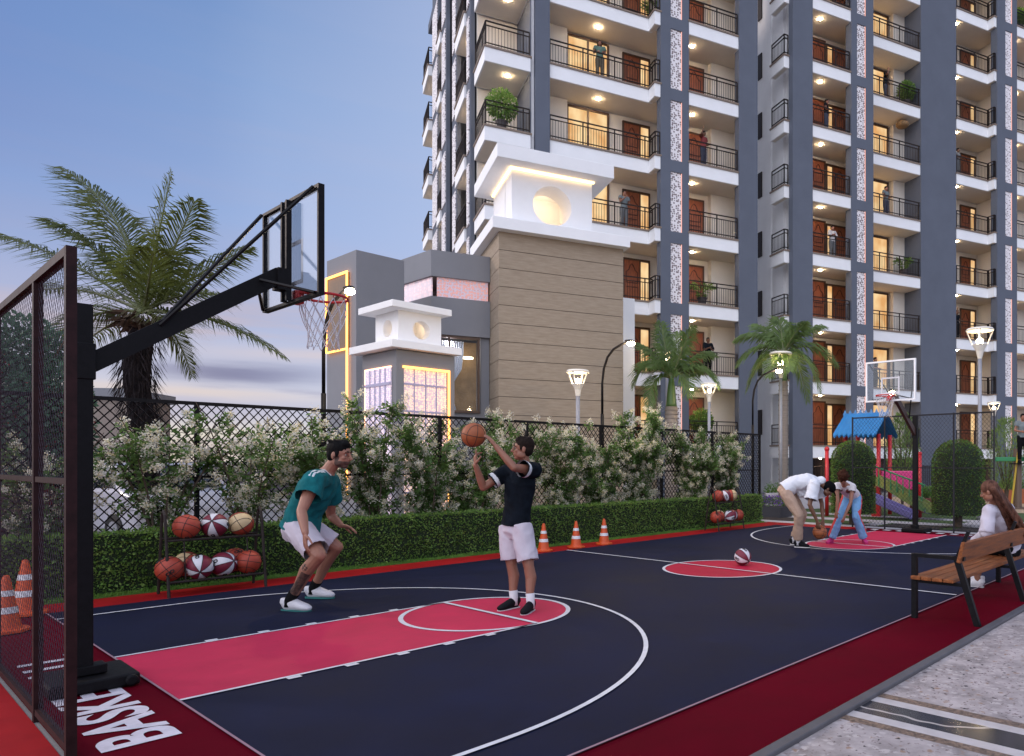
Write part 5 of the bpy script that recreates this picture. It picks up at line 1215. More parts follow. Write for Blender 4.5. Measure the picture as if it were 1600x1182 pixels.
def head(mb, c, f, u, k=1.0, fem=False):
    f = Vector(f).normalized(); u = Vector(u); u = (u-f*u.dot(f)).normalized(); r = f.cross(u); P = lambda a, b, z: c+f*(a*k)+r*(b*k)+u*(z*k); K = lambda v, a: tuple(x*(a*k) for x in v)
    mb.ell(P(-.012, 0, .028), (K(f, .097), K(r, .076), K(u, .092)), 18, 12)           # skull
    mb.ell(P(.028, 0, -.045), (K(f, .062), K(r, .058), K(u, .068)), 16, 10)           # face
    mb.ell(P(.050, 0, -.092), (K(f, .033), K(r, .036 if not fem else .030), K(u, .024)), 12, 8)   # chin
    for s in (-1, 1):
        mb.ell(P(.010, s*.050, -.060), (K(f, .045), K(r, .014), K(u, .035)), 10, 8)   # jaw
        mb.ell(P(.058, s*.034, -.022), (K(f, .022), K(r, .022), K(u, .022)), 10, 8)   # cheekbone
        mb.ell(P(-.010, s*.080, -.008), (K(f, .020), K(r, .010), K(u, .033)), 10, 8)  # ear
        mb.ell(P(.078, s*.028, .026), (K(f, .014), K(r, .024), K(u, .009)), 10, 6)    # brow
    mb.tube([P(.086, 0, .018), P(.100, 0, -.008), P(.113, 0, -.028), P(.092, 0, -.036)], [.008*k, .011*k, .014*k, .012*k], 8)  # nose
    mb.ell(P(.086, 0, -.058), (K(f, .010), K(r, .023), K(u, .006)), 10, 6); mb.ell(P(.083, 0, -.070), (K(f, .010), K(r, .020), K(u, .007)), 10, 6)
    return f, u, r, P
def face_parts(parent, P, f, u, r, k, iris, lipm=None):
    for s in (-1, 1):
        mb = MB(); c = P(.076, s*.030, .006); mb.ell(c, (f*.010*k, r*.012*k, u*.0055*k), 10, 8); e = mb.build('eye', M_eyew, parent, smooth=True)
        mb = MB(); mb.ell(c+f*.006*k, (f*.007*k, r*.006*k, u*.006*k), 8, 6); mb.build('iris', iris, e, smooth=True)
        mb = MB(); mb.tube([P(.088, s*.010, .030), P(.091, s*.030, .036), P(.078, s*.052, .028)], [.0045*k, .0055*k, .003*k], 6); mb.build('eyebrow', M_hairb, parent, smooth=True)
    if lipm: mb = MB(); mb.ell(P(.090, 0, -.064), (f*.009*k, r*.021*k, u*.0085*k), 10, 6); mb.build('lips', lipm, parent, smooth=True)
def shoe(parent, ankle, toe, mats, k=1.0, sole_z=None, up=(0, 0, 1)):
    """shoe body with a separate sole, from under the ankle to the toe"""
    a, t = Vector(ankle), Vector(toe); u = Vector(up).normalized(); d = (t-a); d = (d-u*d.dot(u)).normalized(); L_ = .27*k; s = u.cross(d)
    g = (t-u*(t-a).dot(u)*0); base = a-u*.085*k-d*.065*k
    Q = lambda x, y, z: base+d*(x*L_)+s*(y*k)+u*(z*k)
    mb = MB(); loft(mb, [Q(0, 0, .045), Q(.08, 0, .055), Q(.25, 0, .062), Q(.42, 0, .056), Q(.62, 0, .044), Q(.82, 0, .034), Q(.96, 0, .026), Q(1.0, 0, .022)], [s]*8, [(a_*k*1.06, b_*k*1.08) for a_, b_ in ((.018, .03), (.034, .050), (.037, .058), (.037, .050), (.044, .038), (.045, .030), (.030, .020), (.012, .010))], 14)
    loft(mb, [Q(.10, 0, .06), Q(.12, 0, .105)], [s]*2, [(.040*k, .048*k), (.036*k, .044*k)], 14)
    o = remesh(mb, 'shoe', [mats[0]], parent, .008*k, 4)
    mb = MB(); pts = [(0, .022), (.06, .034), (.3, .036), (.62, .046), (.85, .042), (.97, .026), (1.01, .006)]
    poly = [(x, y) for x, y in pts]+[(x, -y) for x, y in pts[::-1]]; n = len(poly)
    mb.add([Q(x, y, -.002) for x, y in poly]+[Q(x, y, .013 if x < .8 else .010) for x, y in poly], [tuple(range(n-1, -1, -1)), tuple(range(n, 2*n))]+[(i, (i+1) % n, n+(i+1) % n, n+i) for i in range(n)])
    mb.build('sole', mats[1], o); return o
M_eyew = mat('eye_white', (.34, .31, .29), .5); M_hairb = mat('dark_brown_hair', (.014, .008, .006), .7, var=.4, scale=60, bump=.4, bscale=220, spec=.12); M_hairk = mat('black_hair', (.005, .0045, .005), .7, var=.3, scale=60, bump=.4, bscale=220, spec=.1)
M_iris = mat('dark_iris', (.015, .010, .008), .2)
def person(name, label, J, cfg, group=None):
    """J: joints in world space; l/r are the figure's own sides. cfg: clothes, hair, sizes"""
    k = cfg.get('k', 1.0); vox = cfg.get('vox', .006); low = min(J['ankle_l'].z, J['ankle_r'].z); base = (J['ankle_l']+J['ankle_r'])/2; base.z = low-.085*k
    t = thing('person', label, 'person', base, 0, group); L = {q: (v-base if isinstance(v, Vector) else v) for q, v in J.items()}
    for q in ('fwd', 'face', 'faceup', 'hd_l', 'hd_r', 'pm_l', 'pm_r'):
        if q in J: L[q] = Vector(J[q]).normalized()
    P_, W_, Ch, Nk, Hd = L['pelvis'], L.get('waist', L['pelvis'].lerp(L['chest'], .45)), L['chest'], L['neck'], L['head']
    sh = (L['sh_l']-L['sh_r']).normalized(); hp = (L['hip_l']-L['hip_r']).normalized(); md = (sh+hp).normalized(); fem = cfg.get('fem', False)
    sk = cfg['skin']; b = MB(); g = cfg.get('girth', 1.0)*k; dp = Ch-Nk
    spine = [P_-(W_-P_).normalized()*.10*k, P_, W_, Ch, Ch.lerp(Nk, .55), Nk]
    ab = [(.10*g, .09*g), (.150*g, .105*g), (.125*g, .092*g), (.150*g, .105*g), (.125*g, .08*g), (.055*k, .055*k)]
    loft(b, spine, [hp, hp, md, sh, sh, sh], ab)
    for s in ('l', 'r'):
        fm = .92 if fem else 1.0
        limb(b, [Ch.lerp(Nk, .45), L['sh_'+s]], [.065*g, .058*g*fm])
        limb(b, [L['sh_'+s], L['sh_'+s].lerp(L['el_'+s], .4), L['el_'+s], L['el_'+s].lerp(L['wr_'+s], .3), L['wr_'+s]], [.054*g*fm, .048*g*fm, .038*k*fm, .040*k*fm, .026*k*fm])
        limb(b, [L['hip_'+s], L['hip_'+s].lerp(L['kn_'+s], .35), L['kn_'+s]], [.092*g, .084*g, .056*k])
        kn, an = L['kn_'+s], L['ankle_'+s]; cal = kn.lerp(an, .32)-L.get('fwd', Vector((0, -1, 0)))*.022*k
        limb(b, [kn, cal, kn.lerp(an, .68), an], [.054*k, .058*k, .042*k, .037*k]); capsule(b, an, an+Vector((0, 0, -.05*k)), .036*k, .032*k)
        hd = L.get('hd_'+s); hd = (hd if hd else (L['wr_'+s]-L['el_'+s])).normalized()
        pm = Vector(L.get('pm_'+s, (0, 0, -1))); ho = cfg.get('hand_'+s, {})
        hand(b, L['wr_'+s], hd, pm, k*.98 if not fem else k*.92, vox, **ho)
    capsule(b, Nk-(Hd-Nk)*.2, Hd-(Hd-Nk)*.15, .056*k*(.88 if fem else 1), .052*k*(.88 if fem else 1))
    f, u, r, P = head(b, Hd, L['face'], L.get('faceup', (0, 0, 1)), k, fem)
    bmats = [sk]+cfg.get('bodymats', [])
    paint = cfg.get('paint'); pf = None
    beard = cfg.get('beard')
    if beard or paint:
        def pf(c, P=P):
            if paint:
                q = paint(c, L)
                if q: return q
            if beard:
                d = c-Hd; a, s_, z_ = d.dot(f)/k, d.dot(r)/k, d.dot(u)/k
                if a*a+s_*s_+z_*z_ < .03 and (z_ < -.050 and a > -.005 and z_ > -.13 or (-.05 <= z_ < -.01 and -.005 < a < .03 and abs(s_) > .05)): return len(bmats)-1
            return 0
    remesh(b, 'body', bmats, t, vox, 2, pf)
    if not cfg.get('small'): face_parts(t, P, f, u, r, k, M_iris, cfg.get('lips'))
    # --- shirt
    if cfg.get('shirt'):
        m_, sl, ease, hem = cfg['shirt'], cfg.get('sleeve', .55), cfg.get('ease', .022)*k, cfg.get('hem', .06)*k; c = MB()
        dn = (P_-W_).normalized(); sp = [P_+dn*hem, P_, W_, Ch, Ch.lerp(Nk, .5), Nk.lerp(Ch, .12)]
        a2 = [(x+ease*q, y+ease*q) for (x, y), q in zip([(.152*g, .112*g)]+ab[1:5]+[(.062*k, .060*k)], (1.25, 1.15, 1.2, 1.0, .9, .4))]
        loft(c, sp, [hp, hp, md, sh, sh, sh], a2, 24); cuts = [(sp[0], dn, .24*g)]
        for s in ('l', 'r'):
            e = L['sh_'+s].lerp(L['el_'+s], min(1, sl)); limb(c, [Ch.lerp(Nk, .42), L['sh_'+s]], [.068*g+ease, .062*g+ease*.8])
            d_ = (e-L['sh_'+s]).normalized(); o_ = d_.orthogonal()
            loft(c, [L['sh_'+s]-d_*.02, L['sh_'+s].lerp(e, .5), e], [o_]*3, [(.062*g+ease*.8,)*2, (.060*g+ease,)*2, (.058*g+ease*1.25,)*2])
            if sl <= 1.0: cuts.append((e, d_, .12*g))
            if sl > 1.0: limb(c, [L['el_'+s], L['wr_'+s]], [.045*k+ease*.8, .032*k+ease*.6]); capsule(c, e, L['el_'+s], .05*g+ease*.7, .046*k+ease*.8)
        extra = cfg.get('shirt_extra')
        if extra: extra(c, L, k)
        so = remesh(c, cfg.get('shirt_name', 'shirt'), [m_]+cfg.get('shirtmats', []), t, max(vox, .009), 4, (lambda q: cfg['shirt_paint'](q, L)) if cfg.get('shirt_paint') else None, cuts, .011*k)
    # --- shorts or trousers
    if cfg.get('pants'):
        c = MB(); ln, ea = cfg.get('plen', .75), cfg.get('pease', .03)*k; up = (W_-P_).normalized()
        loft(c, [P_+up*.07*k, P_+up*.02*k, P_-up*.06*k, P_-up*.13*k], [hp]*4, [(.130*g+.006, .095*g+.006), (.152*g+.010, .110*g+.010), (.160*g+.012, .115*g+.01), (.12*g, .09*g)], 24); cuts = []
        for s in ('l', 'r'):
            h_, kn, an = L['hip_'+s], L['kn_'+s], L['ankle_'+s]
            if ln <= 1: 
                e = h_.lerp(kn, ln); d_ = (e-h_).normalized(); loft(c, [h_-d_*.05, h_.lerp(e, .5), e], [hp]*3, [(.095*g+ea*.4, .10*g+ea*.5), (.088*g+ea*.9, .092*g+ea), (.080*g+ea*1.35, .084*g+ea*1.45)], 20); cuts.append((e, d_, .15*g))
            else:
                fl = cfg.get('flare', 1.0); e = kn.lerp(an, ln-1)
                limb(c, [h_, h_.lerp(kn, .4), kn], [.092*g+ea*.6, .085*g+ea*.7, .060*k+ea*.8]); limb(c, [kn, kn.lerp(e, .5)], [.060*k+ea*.8, .052*k+ea*fl]); d_ = (e-kn).normalized(); o_ = hp
                loft(c, [kn.lerp(e, .45), e], [o_]*2, [(.052*k+ea*fl,)*2, (.046*k+ea*1.2*fl,)*2], 16)
        remesh(c, cfg.get('pants_name', 'shorts'), [cfg['pants']]+cfg.get('pantsmats', []), t, max(vox, .009), 3, (lambda q: cfg['pants_paint'](q, L)) if cfg.get('pants_paint') else None, cuts, .009*k)
    for s in ('l', 'r'):
        an, kn = L['ankle_'+s], L['kn_'+s]
        if cfg.get('sock'): c = MB(); c.tube([an+(kn-an).normalized()*cfg.get('sockh', .10)*k, an, an-Vector((0, 0, .05*k))], [.045*k, .041*k, .042*k], 14); c.build('sock', cfg['sock'], t, smooth=True)
        if cfg.get('shoe'): shoe(t, an, L['toe_'+s], cfg['shoe'], k)
    hs = cfg.get('hair', 'short'); hm = cfg.get('hairmat', M_hairb)
    if hs:
        c = MB(); K = lambda v, a: v*(a*k)
        if hs in ('short', 'crop'):
            c.ell(P(-.020, 0, .048), (K(f, .100), K(r, .083), K(u, .088)), 16, 10); c.ell(P(-.050, 0, .0), (K(f, .060), K(r, .078), K(u, .075)), 14, 10)
            c.ell(P(.040, 0, .092), (K(f, .042), K(r, .056), K(u, .032)), 12, 8)
            if hs == 'short':
                for i in range(26): a = rnd.uniform(-1.2, 1.2); q = P(rnd.uniform(-.08, .055), math.sin(a)*.06, .098+.022*math.cos(a)); capsule(c, q, q-f*.012*k+u*.012*k+r*rnd.uniform(-.01, .01), .012*k, .006*k, 6)
            for s in (-1, 1): c.ell(P(.012, s*.072, .010), (K(f, .022), K(r, .010), K(u, .030)), 8, 6)
        elif hs == 'bun':
            c.ell(P(-.012, 0, .055), (K(f, .122), K(r, .104), K(u, .100)), 16, 10); c.ell(P(-.05, 0, .0), (K(f, .080), K(r, .100), K(u, .11)), 14, 10); c.sph(P(-.045, .0, .14), .050*k)
            for i in range(70):
                v = rvec(); q = P(-.01, 0, .05)+f*(v.x*.112*k)+r*(v.y*.10*k)+u*(v.z*.10*k); capsule(c, q, q+rvec()*.035*k, .020*k, .010*k, 6)
        elif hs == 'long':
            c.ell(P(-.018, 0, .045), (K(f, .105), K(r, .088), K(u, .088)), 16, 10)
            for p0, p1, p2, r0, r1 in cfg['strands'](L, P): 
                pts = [p0*(1-q)**2+p1*2*q*(1-q)+p2*q*q for q in [i/8 for i in range(9)]]; limb(c, pts, [r0+(r1-r0)*i/8 for i in range(9)])
        elif hs == 'cap':
            c.ell(P(-.012, 0, .055), (K(f, .118), K(r, .098), K(u, .095)), 18, 12); c.ell(P(-.05, 0, .02), (K(f, .075), K(r, .090), K(u, .085)), 14, 10)
            loft(c, [P(.06, 0, .048), P(.12, 0, .046), P(.175, 0, .030)], [r]*3, [(.078*k, .012*k), (.075*k, .010*k), (.05*k, .007*k)], 14)
        remesh(c, 'cap' if hs == 'cap' else 'hair', [hm], t, max(.007, vox), 2)
    return t
V3 = Vector
S_lt = skin((.32, .145, .095), 'fair_skin'); S_md = skin((.28, .12, .075), 'tanned_skin'); S_dk = skin((.15, .065, .035), 'brown_skin')
M_tat = mat('tattooed_skin', (.050, .030, .032), .55, var=.7, scale=30, col2=(.16, .08, .06)); M_stub = mat('bearded_skin', (.085, .045, .032), .6, var=.35, scale=60)
M_teal = mat('teal_jersey', (.008, .115, .125), .85, spec=.12, var=.22, scale=7, bump=.35, bscale=16); M_stripe = mat('white_stripe', (.62, .64, .66), .7)
M_wshort = mat('white_shorts_cloth', (.54, .49, .55), .85, spec=.12, bump=.4, bscale=15); M_blk = mat('black_jersey', (.006, .009, .014), .85, spec=.08, var=.3, scale=8, bump=.35, bscale=16)
M_sockk = mat('black_sock', (.008, .008, .009), .95, spec=.08); M_sockw = mat('white_sock', (.62, .60, .63), .9)
M_shoew = mat('white_shoe', (.62, .60, .64), .5, bump=.1, bscale=60); M_solet = mat('teal_sole', (.02, .16, .15), .6); M_shoek = mat('black_shoe', (.007, .0075, .010), .7, spec=.12, var=.3, scale=30); M_solew = mat('white_sole', (.60, .58, .58), .6)
M_hood = mat('white_cotton', (.66, .67, .72), .8, bump=.45, bscale=12); M_khaki = mat('khaki_cloth', (.40, .27, .20), .8, var=.1, scale=6, bump=.4, bscale=16); M_tee = mat('white_tee', (.64, .60, .62), .8, bump=.3, bscale=20)
M_denim = mat('light_blue_denim', (.15, .32, .56), .8, var=.22, scale=8, bump=.3, bscale=30); M_dred = mat('red_side_panel', (.52, .045, .045), .75); M_pink = mat('pink_shoe', (.45, .02, .15), .5)
M_pale = mat('pale_lilac_top', (.50, .47, .55), .8, bump=.4, bscale=14); M_legg = mat('black_leggings', (.006, .006, .008), .8, spec=.1)
M_auburn = mat('auburn_hair', (.060, .022, .014), .6, var=.6, scale=28, spec=.15, col2=(.17, .075, .05), stretch=(1, 1, .25), bump=.4, bscale=120); M_brownred = mat('curly_brown_hair', (.040, .013, .007), .7, spec=.1, var=.5, scale=40, bump=.6, bscale=120)
M_capk = mat('black_cap_cloth', (.005, .005, .006), .9, spec=.06)
# man in teal, crouched in defence, facing right
def tattoo(c, L):
    a, b = L['ankle_r'], L['kn_r']; d = b-a; q = (c-a).dot(d)/d.length_squared; off = c-(a+d*q)
    if .16 < q < .66 and off.y < .01 and -.035 < off.x < .028: return 1
    if (q-.74)**2*.22+(off.x+.035)**2 < .0007 and off.y < .02: return 1 if math.sin(q*150)+math.sin(off.x*260) > -.4 else 0
    return 0
def teal_paint(c, L):
    n, s = L['neck'], L['sh_r']; d = s-n; q = (c-n).dot(d)/d.length_squared; off = c-(n+d*q)
    if .35 < q < 1.25 and (c-s).length < .19 and off.z > .03:
        x = off.dot(V3((1, -.1, 0)))
        if .005 < x < .022 or .038 < x < .055: return 1
    if (c-L['neck']).length < .105: return 1 if (c-L['neck']).dot((L['head']-L['neck']).normalized()) > -.012 else 0
    return 0
person('person', 'crouching man in teal jersey and white shorts with a tattooed calf', dict(
    pelvis=at(470, 822, 7.50), waist=at(476, 800, 7.5), chest=at(495, 764, 7.50), neck=at(514, 734, 7.50), head=at(531, 711, 7.48), face=V3((1, -.10, -.10)), faceup=V3((-.12, 0, 1)), fwd=V3((1, 0, 0)),
    sh_r=at(491, 752, 7.24), sh_l=at(514, 754, 7.74), el_r=at(471, 799, 7.00), wr_r=at(477, 833, 6.86), hd_r=V3((.05, -.1, -1)), pm_r=V3((.75, .65, 0)), el_l=at(517, 806, 7.92), wr_l=at(533, 821, 7.86), hd_l=V3((.95, 0, -.25)), pm_l=V3((0, -.4, -1)),
    hip_r=at(465, 826, 7.38), hip_l=at(474, 824, 7.64), kn_r=at(499, 868, 7.12), kn_l=at(526, 855, 7.74), ankle_r=at(452, 939, 7.28), ankle_l=at(489, 920, 7.92), toe_r=at(484, 950, 7.24), toe_l=at(526, 931, 7.90)),
    dict(k=1.20, skin=S_lt, bodymats=[M_tat, M_stub], paint=tattoo, beard=True, girth=1.12, shirt=M_teal, shirtmats=[M_stripe], shirt_paint=teal_paint, sleeve=.55, ease=.030, hem=.03, pants=M_wshort, plen=.86, pease=.006, sock=M_sockk, sockh=.10, shoe=(M_shoew, M_solet), hair='short', hairmat=M_hairk, hand_r=dict(curl=.35, thumbside=1), hand_l=dict(curl=.45, thumbside=1), vox=.0055))
# man in black spinning a ball on one finger
def cuff(c, L):
    for s in ('r', 'l'):
        a, e = L['sh_'+s], L['el_'+s]; d = e-a; q = (c-a).dot(d)/d.length_squared
        if .47 < q < .60 and (c-(a+d*q)).length < .10: return 1
    return 0
person('person', 'man in black jersey and white shorts balancing a basketball on one finger', dict(
    pelvis=at(806, 822, 7.40), waist=at(808, 797, 7.40), chest=at(813, 756, 7.40), neck=at(820, 725, 7.42), head=at(817, 702, 7.38), face=V3((-1, -.22, .06)), fwd=V3((-.6, -.8, 0)),
    sh_r=at(792, 738, 7.46), sh_l=at(835, 735, 7.34), el_r=at(755, 762, 7.32), wr_r=at(743, 727, 7.22), hd_r=V3((-.03, 0, 1)), pm_r=V3((.8, .5, 0)), el_l=at(803, 731, 7.02), wr_l=at(775, 698, 7.02), hd_l=V3((-.62, .05, .78)), pm_l=V3((-.75, .1, -.62)),
    hip_r=at(796, 828, 7.45), hip_l=at(816, 828, 7.34), kn_r=at(799, 882, 7.40), kn_l=at(826, 884, 7.26), ankle_r=at(803, 938, 7.38), ankle_l=at(829, 943, 7.22), toe_r=at(776, 951, 7.20), toe_l=at(814, 956, 6.98)),
    dict(k=1.0, skin=S_md, bodymats=[M_stub], beard=False, shirt=M_blk, shirtmats=[M_stripe], shirt_paint=cuff, sleeve=.66, ease=.022, hem=-.005, pants=M_wshort, plen=.88, pease=.020, sock=M_sockw, sockh=.10, shoe=(M_shoek, M_solew), hair='short', hairmat=M_hairb, hand_r=dict(curl=.5, point=True, thumbside=-1), hand_l=dict(curl=.25, thumbside=-1, spread=.5), vox=.0050))
ball('brown', at(740, 680, 7.22), 'orange-brown basketball spinning on the black-shirted man\'s raised finger', None, (.2, .15, .6), 1.07)
# boy in white bending over a ball
person('person', 'person in white hooded top, khaki trousers and black cap bending over a basketball', dict(
    pelvis=at(1228, 766, 12.70), waist=at(1240, 757, 12.70), chest=at(1262, 753, 12.68), neck=at(1281, 754, 12.66), head=at(1294, 765, 12.64), face=V3((.62, -.10, -.78)), faceup=V3((.78, 0, .62)), fwd=V3((1, 0, 0)),
    sh_r=at(1272, 758, 12.48), sh_l=at(1275, 757, 12.88), el_r=at(1265, 789, 12.40), wr_r=at(1277, 815, 12.42), hd_r=V3((.15, .1, -1)), pm_r=V3((.5, .8, 0)), el_l=at(1284, 787, 12.86), wr_l=at(1286, 813, 12.74), hd_l=V3((-.1, -.1, -1)), pm_l=V3((.3, -.9, 0)),
    hip_r=at(1228, 771, 12.58), hip_l=at(1233, 771, 12.82), kn_r=at(1248, 805, 12.46), kn_l=at(1254, 804, 12.86), ankle_r=at(1247, 848, 12.60), ankle_l=at(1240, 844, 12.92), toe_r=at(1268, 856, 12.52), toe_l=at(1262, 851, 12.86)),
    dict(k=1.0, skin=S_dk, shirt=M_hood, shirt_name='hooded_top', sleeve=.75, ease=.048, hem=.02, pants=M_khaki, pants_name='trousers', plen=1.88, pease=.030, sock=M_sockw, sockh=.10, shoe=(M_shoek, M_solew), hair='cap', hairmat=M_capk, hand_r=dict(curl=.5), hand_l=dict(curl=.5), vox=.008,
         shirt_extra=lambda c, L, k: (capsule(c, L['neck']+V3((.0, 0, .02)), L['neck']+V3((.04, 0, .03)), .085, .075), [capsule(c, L['chest'].lerp(L['waist'], q)+V3((.02, 0, -.10)), L['chest'].lerp(L['waist'], q)+V3((.03, 0, -.16-.06*(1-q))), .09, .07) for q in (0, .3, .6)])))
ball('brown', at(1281, 832, 12.56), 'worn orange basketball held low by the person in the black cap', None, (1.4, .3, .4), 1.10)
# girl in blue trousers leaning forward
def side_panel(c, L):
    m = (L['hip_l']+L['hip_r'])/2
    for s, g in (('l', 1), ('r', -1)):
        for a, b in ((L['hip_'+s], L['kn_'+s]), (L['kn_'+s], L['ankle_'+s])):
            d = b-a; q = (c-a).dot(d)/d.length_squared
            if -.2 <= q <= 1.02:
                off = c-(a+d*q)
                if off.length < .16 and off.x*g > .052 and abs(off.y) < .055: return 1
    return 0
person('person', 'girl in white tee and blue trousers with red side panels leaning forward', dict(
    pelvis=at(1331, 774, 13.52), waist=at(1327, 768, 13.38), chest=at(1321, 761, 13.16), neck=at(1319, 757, 13.02), head=at(1317, 747, 12.90), face=V3((-.12, -.72, -.66)), faceup=V3((0, -.66, .75)), fwd=V3((0, -1, 0)),
    sh_r=at(1307, 760, 13.10), sh_l=at(1332, 761, 13.10), el_r=at(1309, 782, 12.98), wr_r=at(1307, 799, 12.96), hd_r=V3((-.1, 0, -1)), pm_r=V3((.6, .8, 0)), el_l=at(1329, 786, 12.98), wr_l=at(1320, 806, 12.94), hd_l=V3((-.35, 0, -1)), pm_l=V3((-.6, .8, 0)),
    hip_r=at(1323, 778, 13.54), hip_l=at(1339, 778, 13.54), kn_r=at(1312, 808, 13.28), kn_l=at(1338, 808, 13.28), ankle_r=at(1299, 842, 13.40), ankle_l=at(1350, 842, 13.40), toe_r=at(1289, 850, 13.20), toe_l=at(1355, 850, 13.18)),
    dict(k=.93, fem=True, skin=S_md, shirt=M_tee, shirt_name='tee_shirt', sleeve=.32, ease=.016, hem=-.02, pants=M_denim, pants_name='trousers', pantsmats=[M_dred], pants_paint=side_panel, plen=1.93, pease=.026, flare=1.5, shoe=(M_pink, M_pink), hair='bun', hairmat=M_brownred, hand_r=dict(curl=.5), hand_l=dict(curl=.4), vox=.008))
# woman seated on the bench, seen from behind
def strands(L, P):
    out = []; r = random.Random(3); n, ch = L['neck'], L['chest']; bk = V3((.80, -.55, 0)).normalized(); sd = V3((.62, .78, 0))
    for i in range(60):
        a = r.uniform(-1, 1); p0 = P(-.05-.03*r.random(), a*.075, .06-.05*abs(a)); w2 = r.random(); p1 = n+bk*(.02+.13*w2)+sd*(a*.08)+V3((0, 0, .01)); p2 = n.lerp(L['pelvis'], r.uniform(.30, .75))+bk*(.02+.24*w2)+sd*(a*.08)
        out.append((p0, p1, p2, .030, .010))
    return out
wp = C(7.45, 4.46)
person('person', 'woman with long auburn hair and pale top seated on the park bench', dict(
    pelvis=V3((wp.x, wp.y, .52)), waist=at(1567, 829, 8.40), chest=at(1559, 808, 8.30), neck=at(1553, 785, 8.18), head=at(1546, 768, 8.10), face=V3((-.72, .62, -.30)), faceup=V3((-.2, 0, 1)), fwd=-CV,
    sh_l=at(1545, 799, 8.08), sh_r=at(1575, 795, 8.50), el_l=at(1541, 833, 8.02), wr_l=at(1522, 845, 8.32), hd_l=V3((-.6, .6, -.1)), pm_l=V3((0, 0, -1)), el_r=at(1575, 832, 8.62), wr_r=at(1540, 842, 8.75), hd_r=V3((-.8, .3, 0)), pm_r=V3((0, 0, -1)),
    hip_l=V3((wp.x-.06, wp.y-.07, .51)), hip_r=V3((wp.x+.06, wp.y+.08, .51)), kn_l=C(7.40, 4.02, .47), kn_r=C(7.62, 4.04, .47), ankle_l=C(7.46, 4.10, .085), ankle_r=C(7.72, 4.02, .085), toe_l=C(7.44, 3.88, .03), toe_r=C(7.72, 3.80, .03)),
    dict(k=.96, fem=True, skin=S_md, shirt=M_pale, shirt_name='long_sleeved_top', sleeve=1.05, ease=.020, hem=.03, pants=M_legg, pants_name='leggings', plen=1.72, pease=.006, shoe=(M_shoew, M_solew), hair='long', hairmat=M_auburn, strands=strands, vox=.007))

# ------------------------------------------------------------------ people on the balconies
def s_at(px, t):
    k = (px-CX)/F; Y = t/(-k*math.sin(BA)+math.cos(BA)); return Y*(k*math.cos(BA)+math.sin(BA))
def cl(name, c): return MATS.get(name) or mat(name, c, .8)
def stander(label, px, t, floor, yaw, shirt, pants, hair, skin_, pose='rail', h=1.0, z=None, group='people standing on the balconies'):
    """yaw 0 = looking straight out of the facade; pose: rail, arms, raised, folded"""
    s = s_at(px, t); o = B(s, t, (FL0+FH*floor) if z is None else z); a = BA-math.pi/2+yaw; fw = V3((math.cos(a), math.sin(a), 0)); lf = V3((-fw.y, fw.x, 0)); Q = lambda x, y, zz: o+fw*x*h+lf*y*h+V3((0, 0, zz*h))
    J = dict(pelvis=Q(0, 0, .93), waist=Q(0, 0, 1.07), chest=Q(.01, 0, 1.27), neck=Q(0, 0, 1.44), head=Q(.03, 0, 1.58), face=fw, fwd=fw, sh_l=Q(0, .18, 1.40), sh_r=Q(0, -.18, 1.40), hip_l=Q(0, .09, .90), hip_r=Q(0, -.09, .90), kn_l=Q(.03, .10, .48), kn_r=Q(.01, -.10, .48),
             ankle_l=Q(0, .11, .085), ankle_r=Q(-.02, -.11, .085), toe_l=Q(.17, .13, .03), toe_r=Q(.16, -.13, .03), el_l=Q(.02, .26, 1.13), el_r=Q(.02, -.26, 1.13), wr_l=Q(.24, .14, 1.08), wr_r=Q(.24, -.14, 1.08), pm_l=-lf, pm_r=lf)
    if pose == 'folded': J.update(el_l=Q(.08, .24, 1.12), el_r=Q(.08, -.24, 1.12), wr_l=Q(.20, -.02, 1.20), wr_r=Q(.20, .03, 1.25), hd_l=-lf, hd_r=lf)
    if pose == 'raised': J.update(el_r=Q(.12, -.34, 1.42), wr_r=Q(.16, -.26, 1.66), hd_r=V3((0, 0, 1)))
    if pose == 'phone': J.update(el_r=Q(.10, -.24, 1.15), wr_r=Q(.26, -.08, 1.30), hd_r=fw+V3((0, 0, .6)))
    f = hair in ('bun', 'long')
    cfg = dict(k=h, small=True, fem=f, skin=skin_, shirt=shirt, sleeve=.9 if pose == 'folded' else .5, ease=.02, hem=.05, pants=pants, pants_name='trousers', plen=1.9, pease=.02, shoe=(M_shoek, M_shoek), hair='short' if hair == 'long' else hair, hairmat=M_hairk, vox=.016)
    if hair == 'long':
        cfg['hair'] = 'long'; cfg['strands'] = lambda L, P: [(P(-.06, a*.07, .05), P(-.11, a*.09, -.10), P(-.10, a*.09, -.30), .035, .02) for a in (-1, -.5, 0, .5, 1)]
    return person('person', label, J, cfg, group)
G = cl('sage_green_shirt', (.10, .17, .13)); GR = cl('grey_marl_shirt', (.16, .19, .20)); RD = cl('dark_red_top', (.22, .03, .03)); KH = cl('dark_khaki_trousers', (.15, .125, .085)); JN = cl('dark_jeans', (.05, .06, .10)); GT = cl('grey_trousers', (.16, .17, .18)); WS = cl('white_patterned_shirt', (.55, .52, .52))
stander('woman in green top and khaki trousers on a balcony over the portal', 937, 29.05, 5, -.2, G, KH, 'long', S_md)
stander('man in grey shirt looking at his phone on the balcony right of the white portal', 975, 29.1, 3, .1, GR, GT, 'crop', S_md, 'phone')
stander('woman with dark curly hair and raised arm on the balcony between the two slate piers', 1099, 28.45, 4, .5, RD, JN, 'long', S_dk, 'raised')
stander('man in black jacket leaning on a low balcony behind the left royal palm', 1106, 28.45, 1, .1, M_blk, M_legg, 'crop', S_dk, 'folded')
stander('man in black waistcoat leaning on a balcony left of the middle screen pier', 1291, 28.55, 5, .7, M_blk, JN, 'crop', S_md)
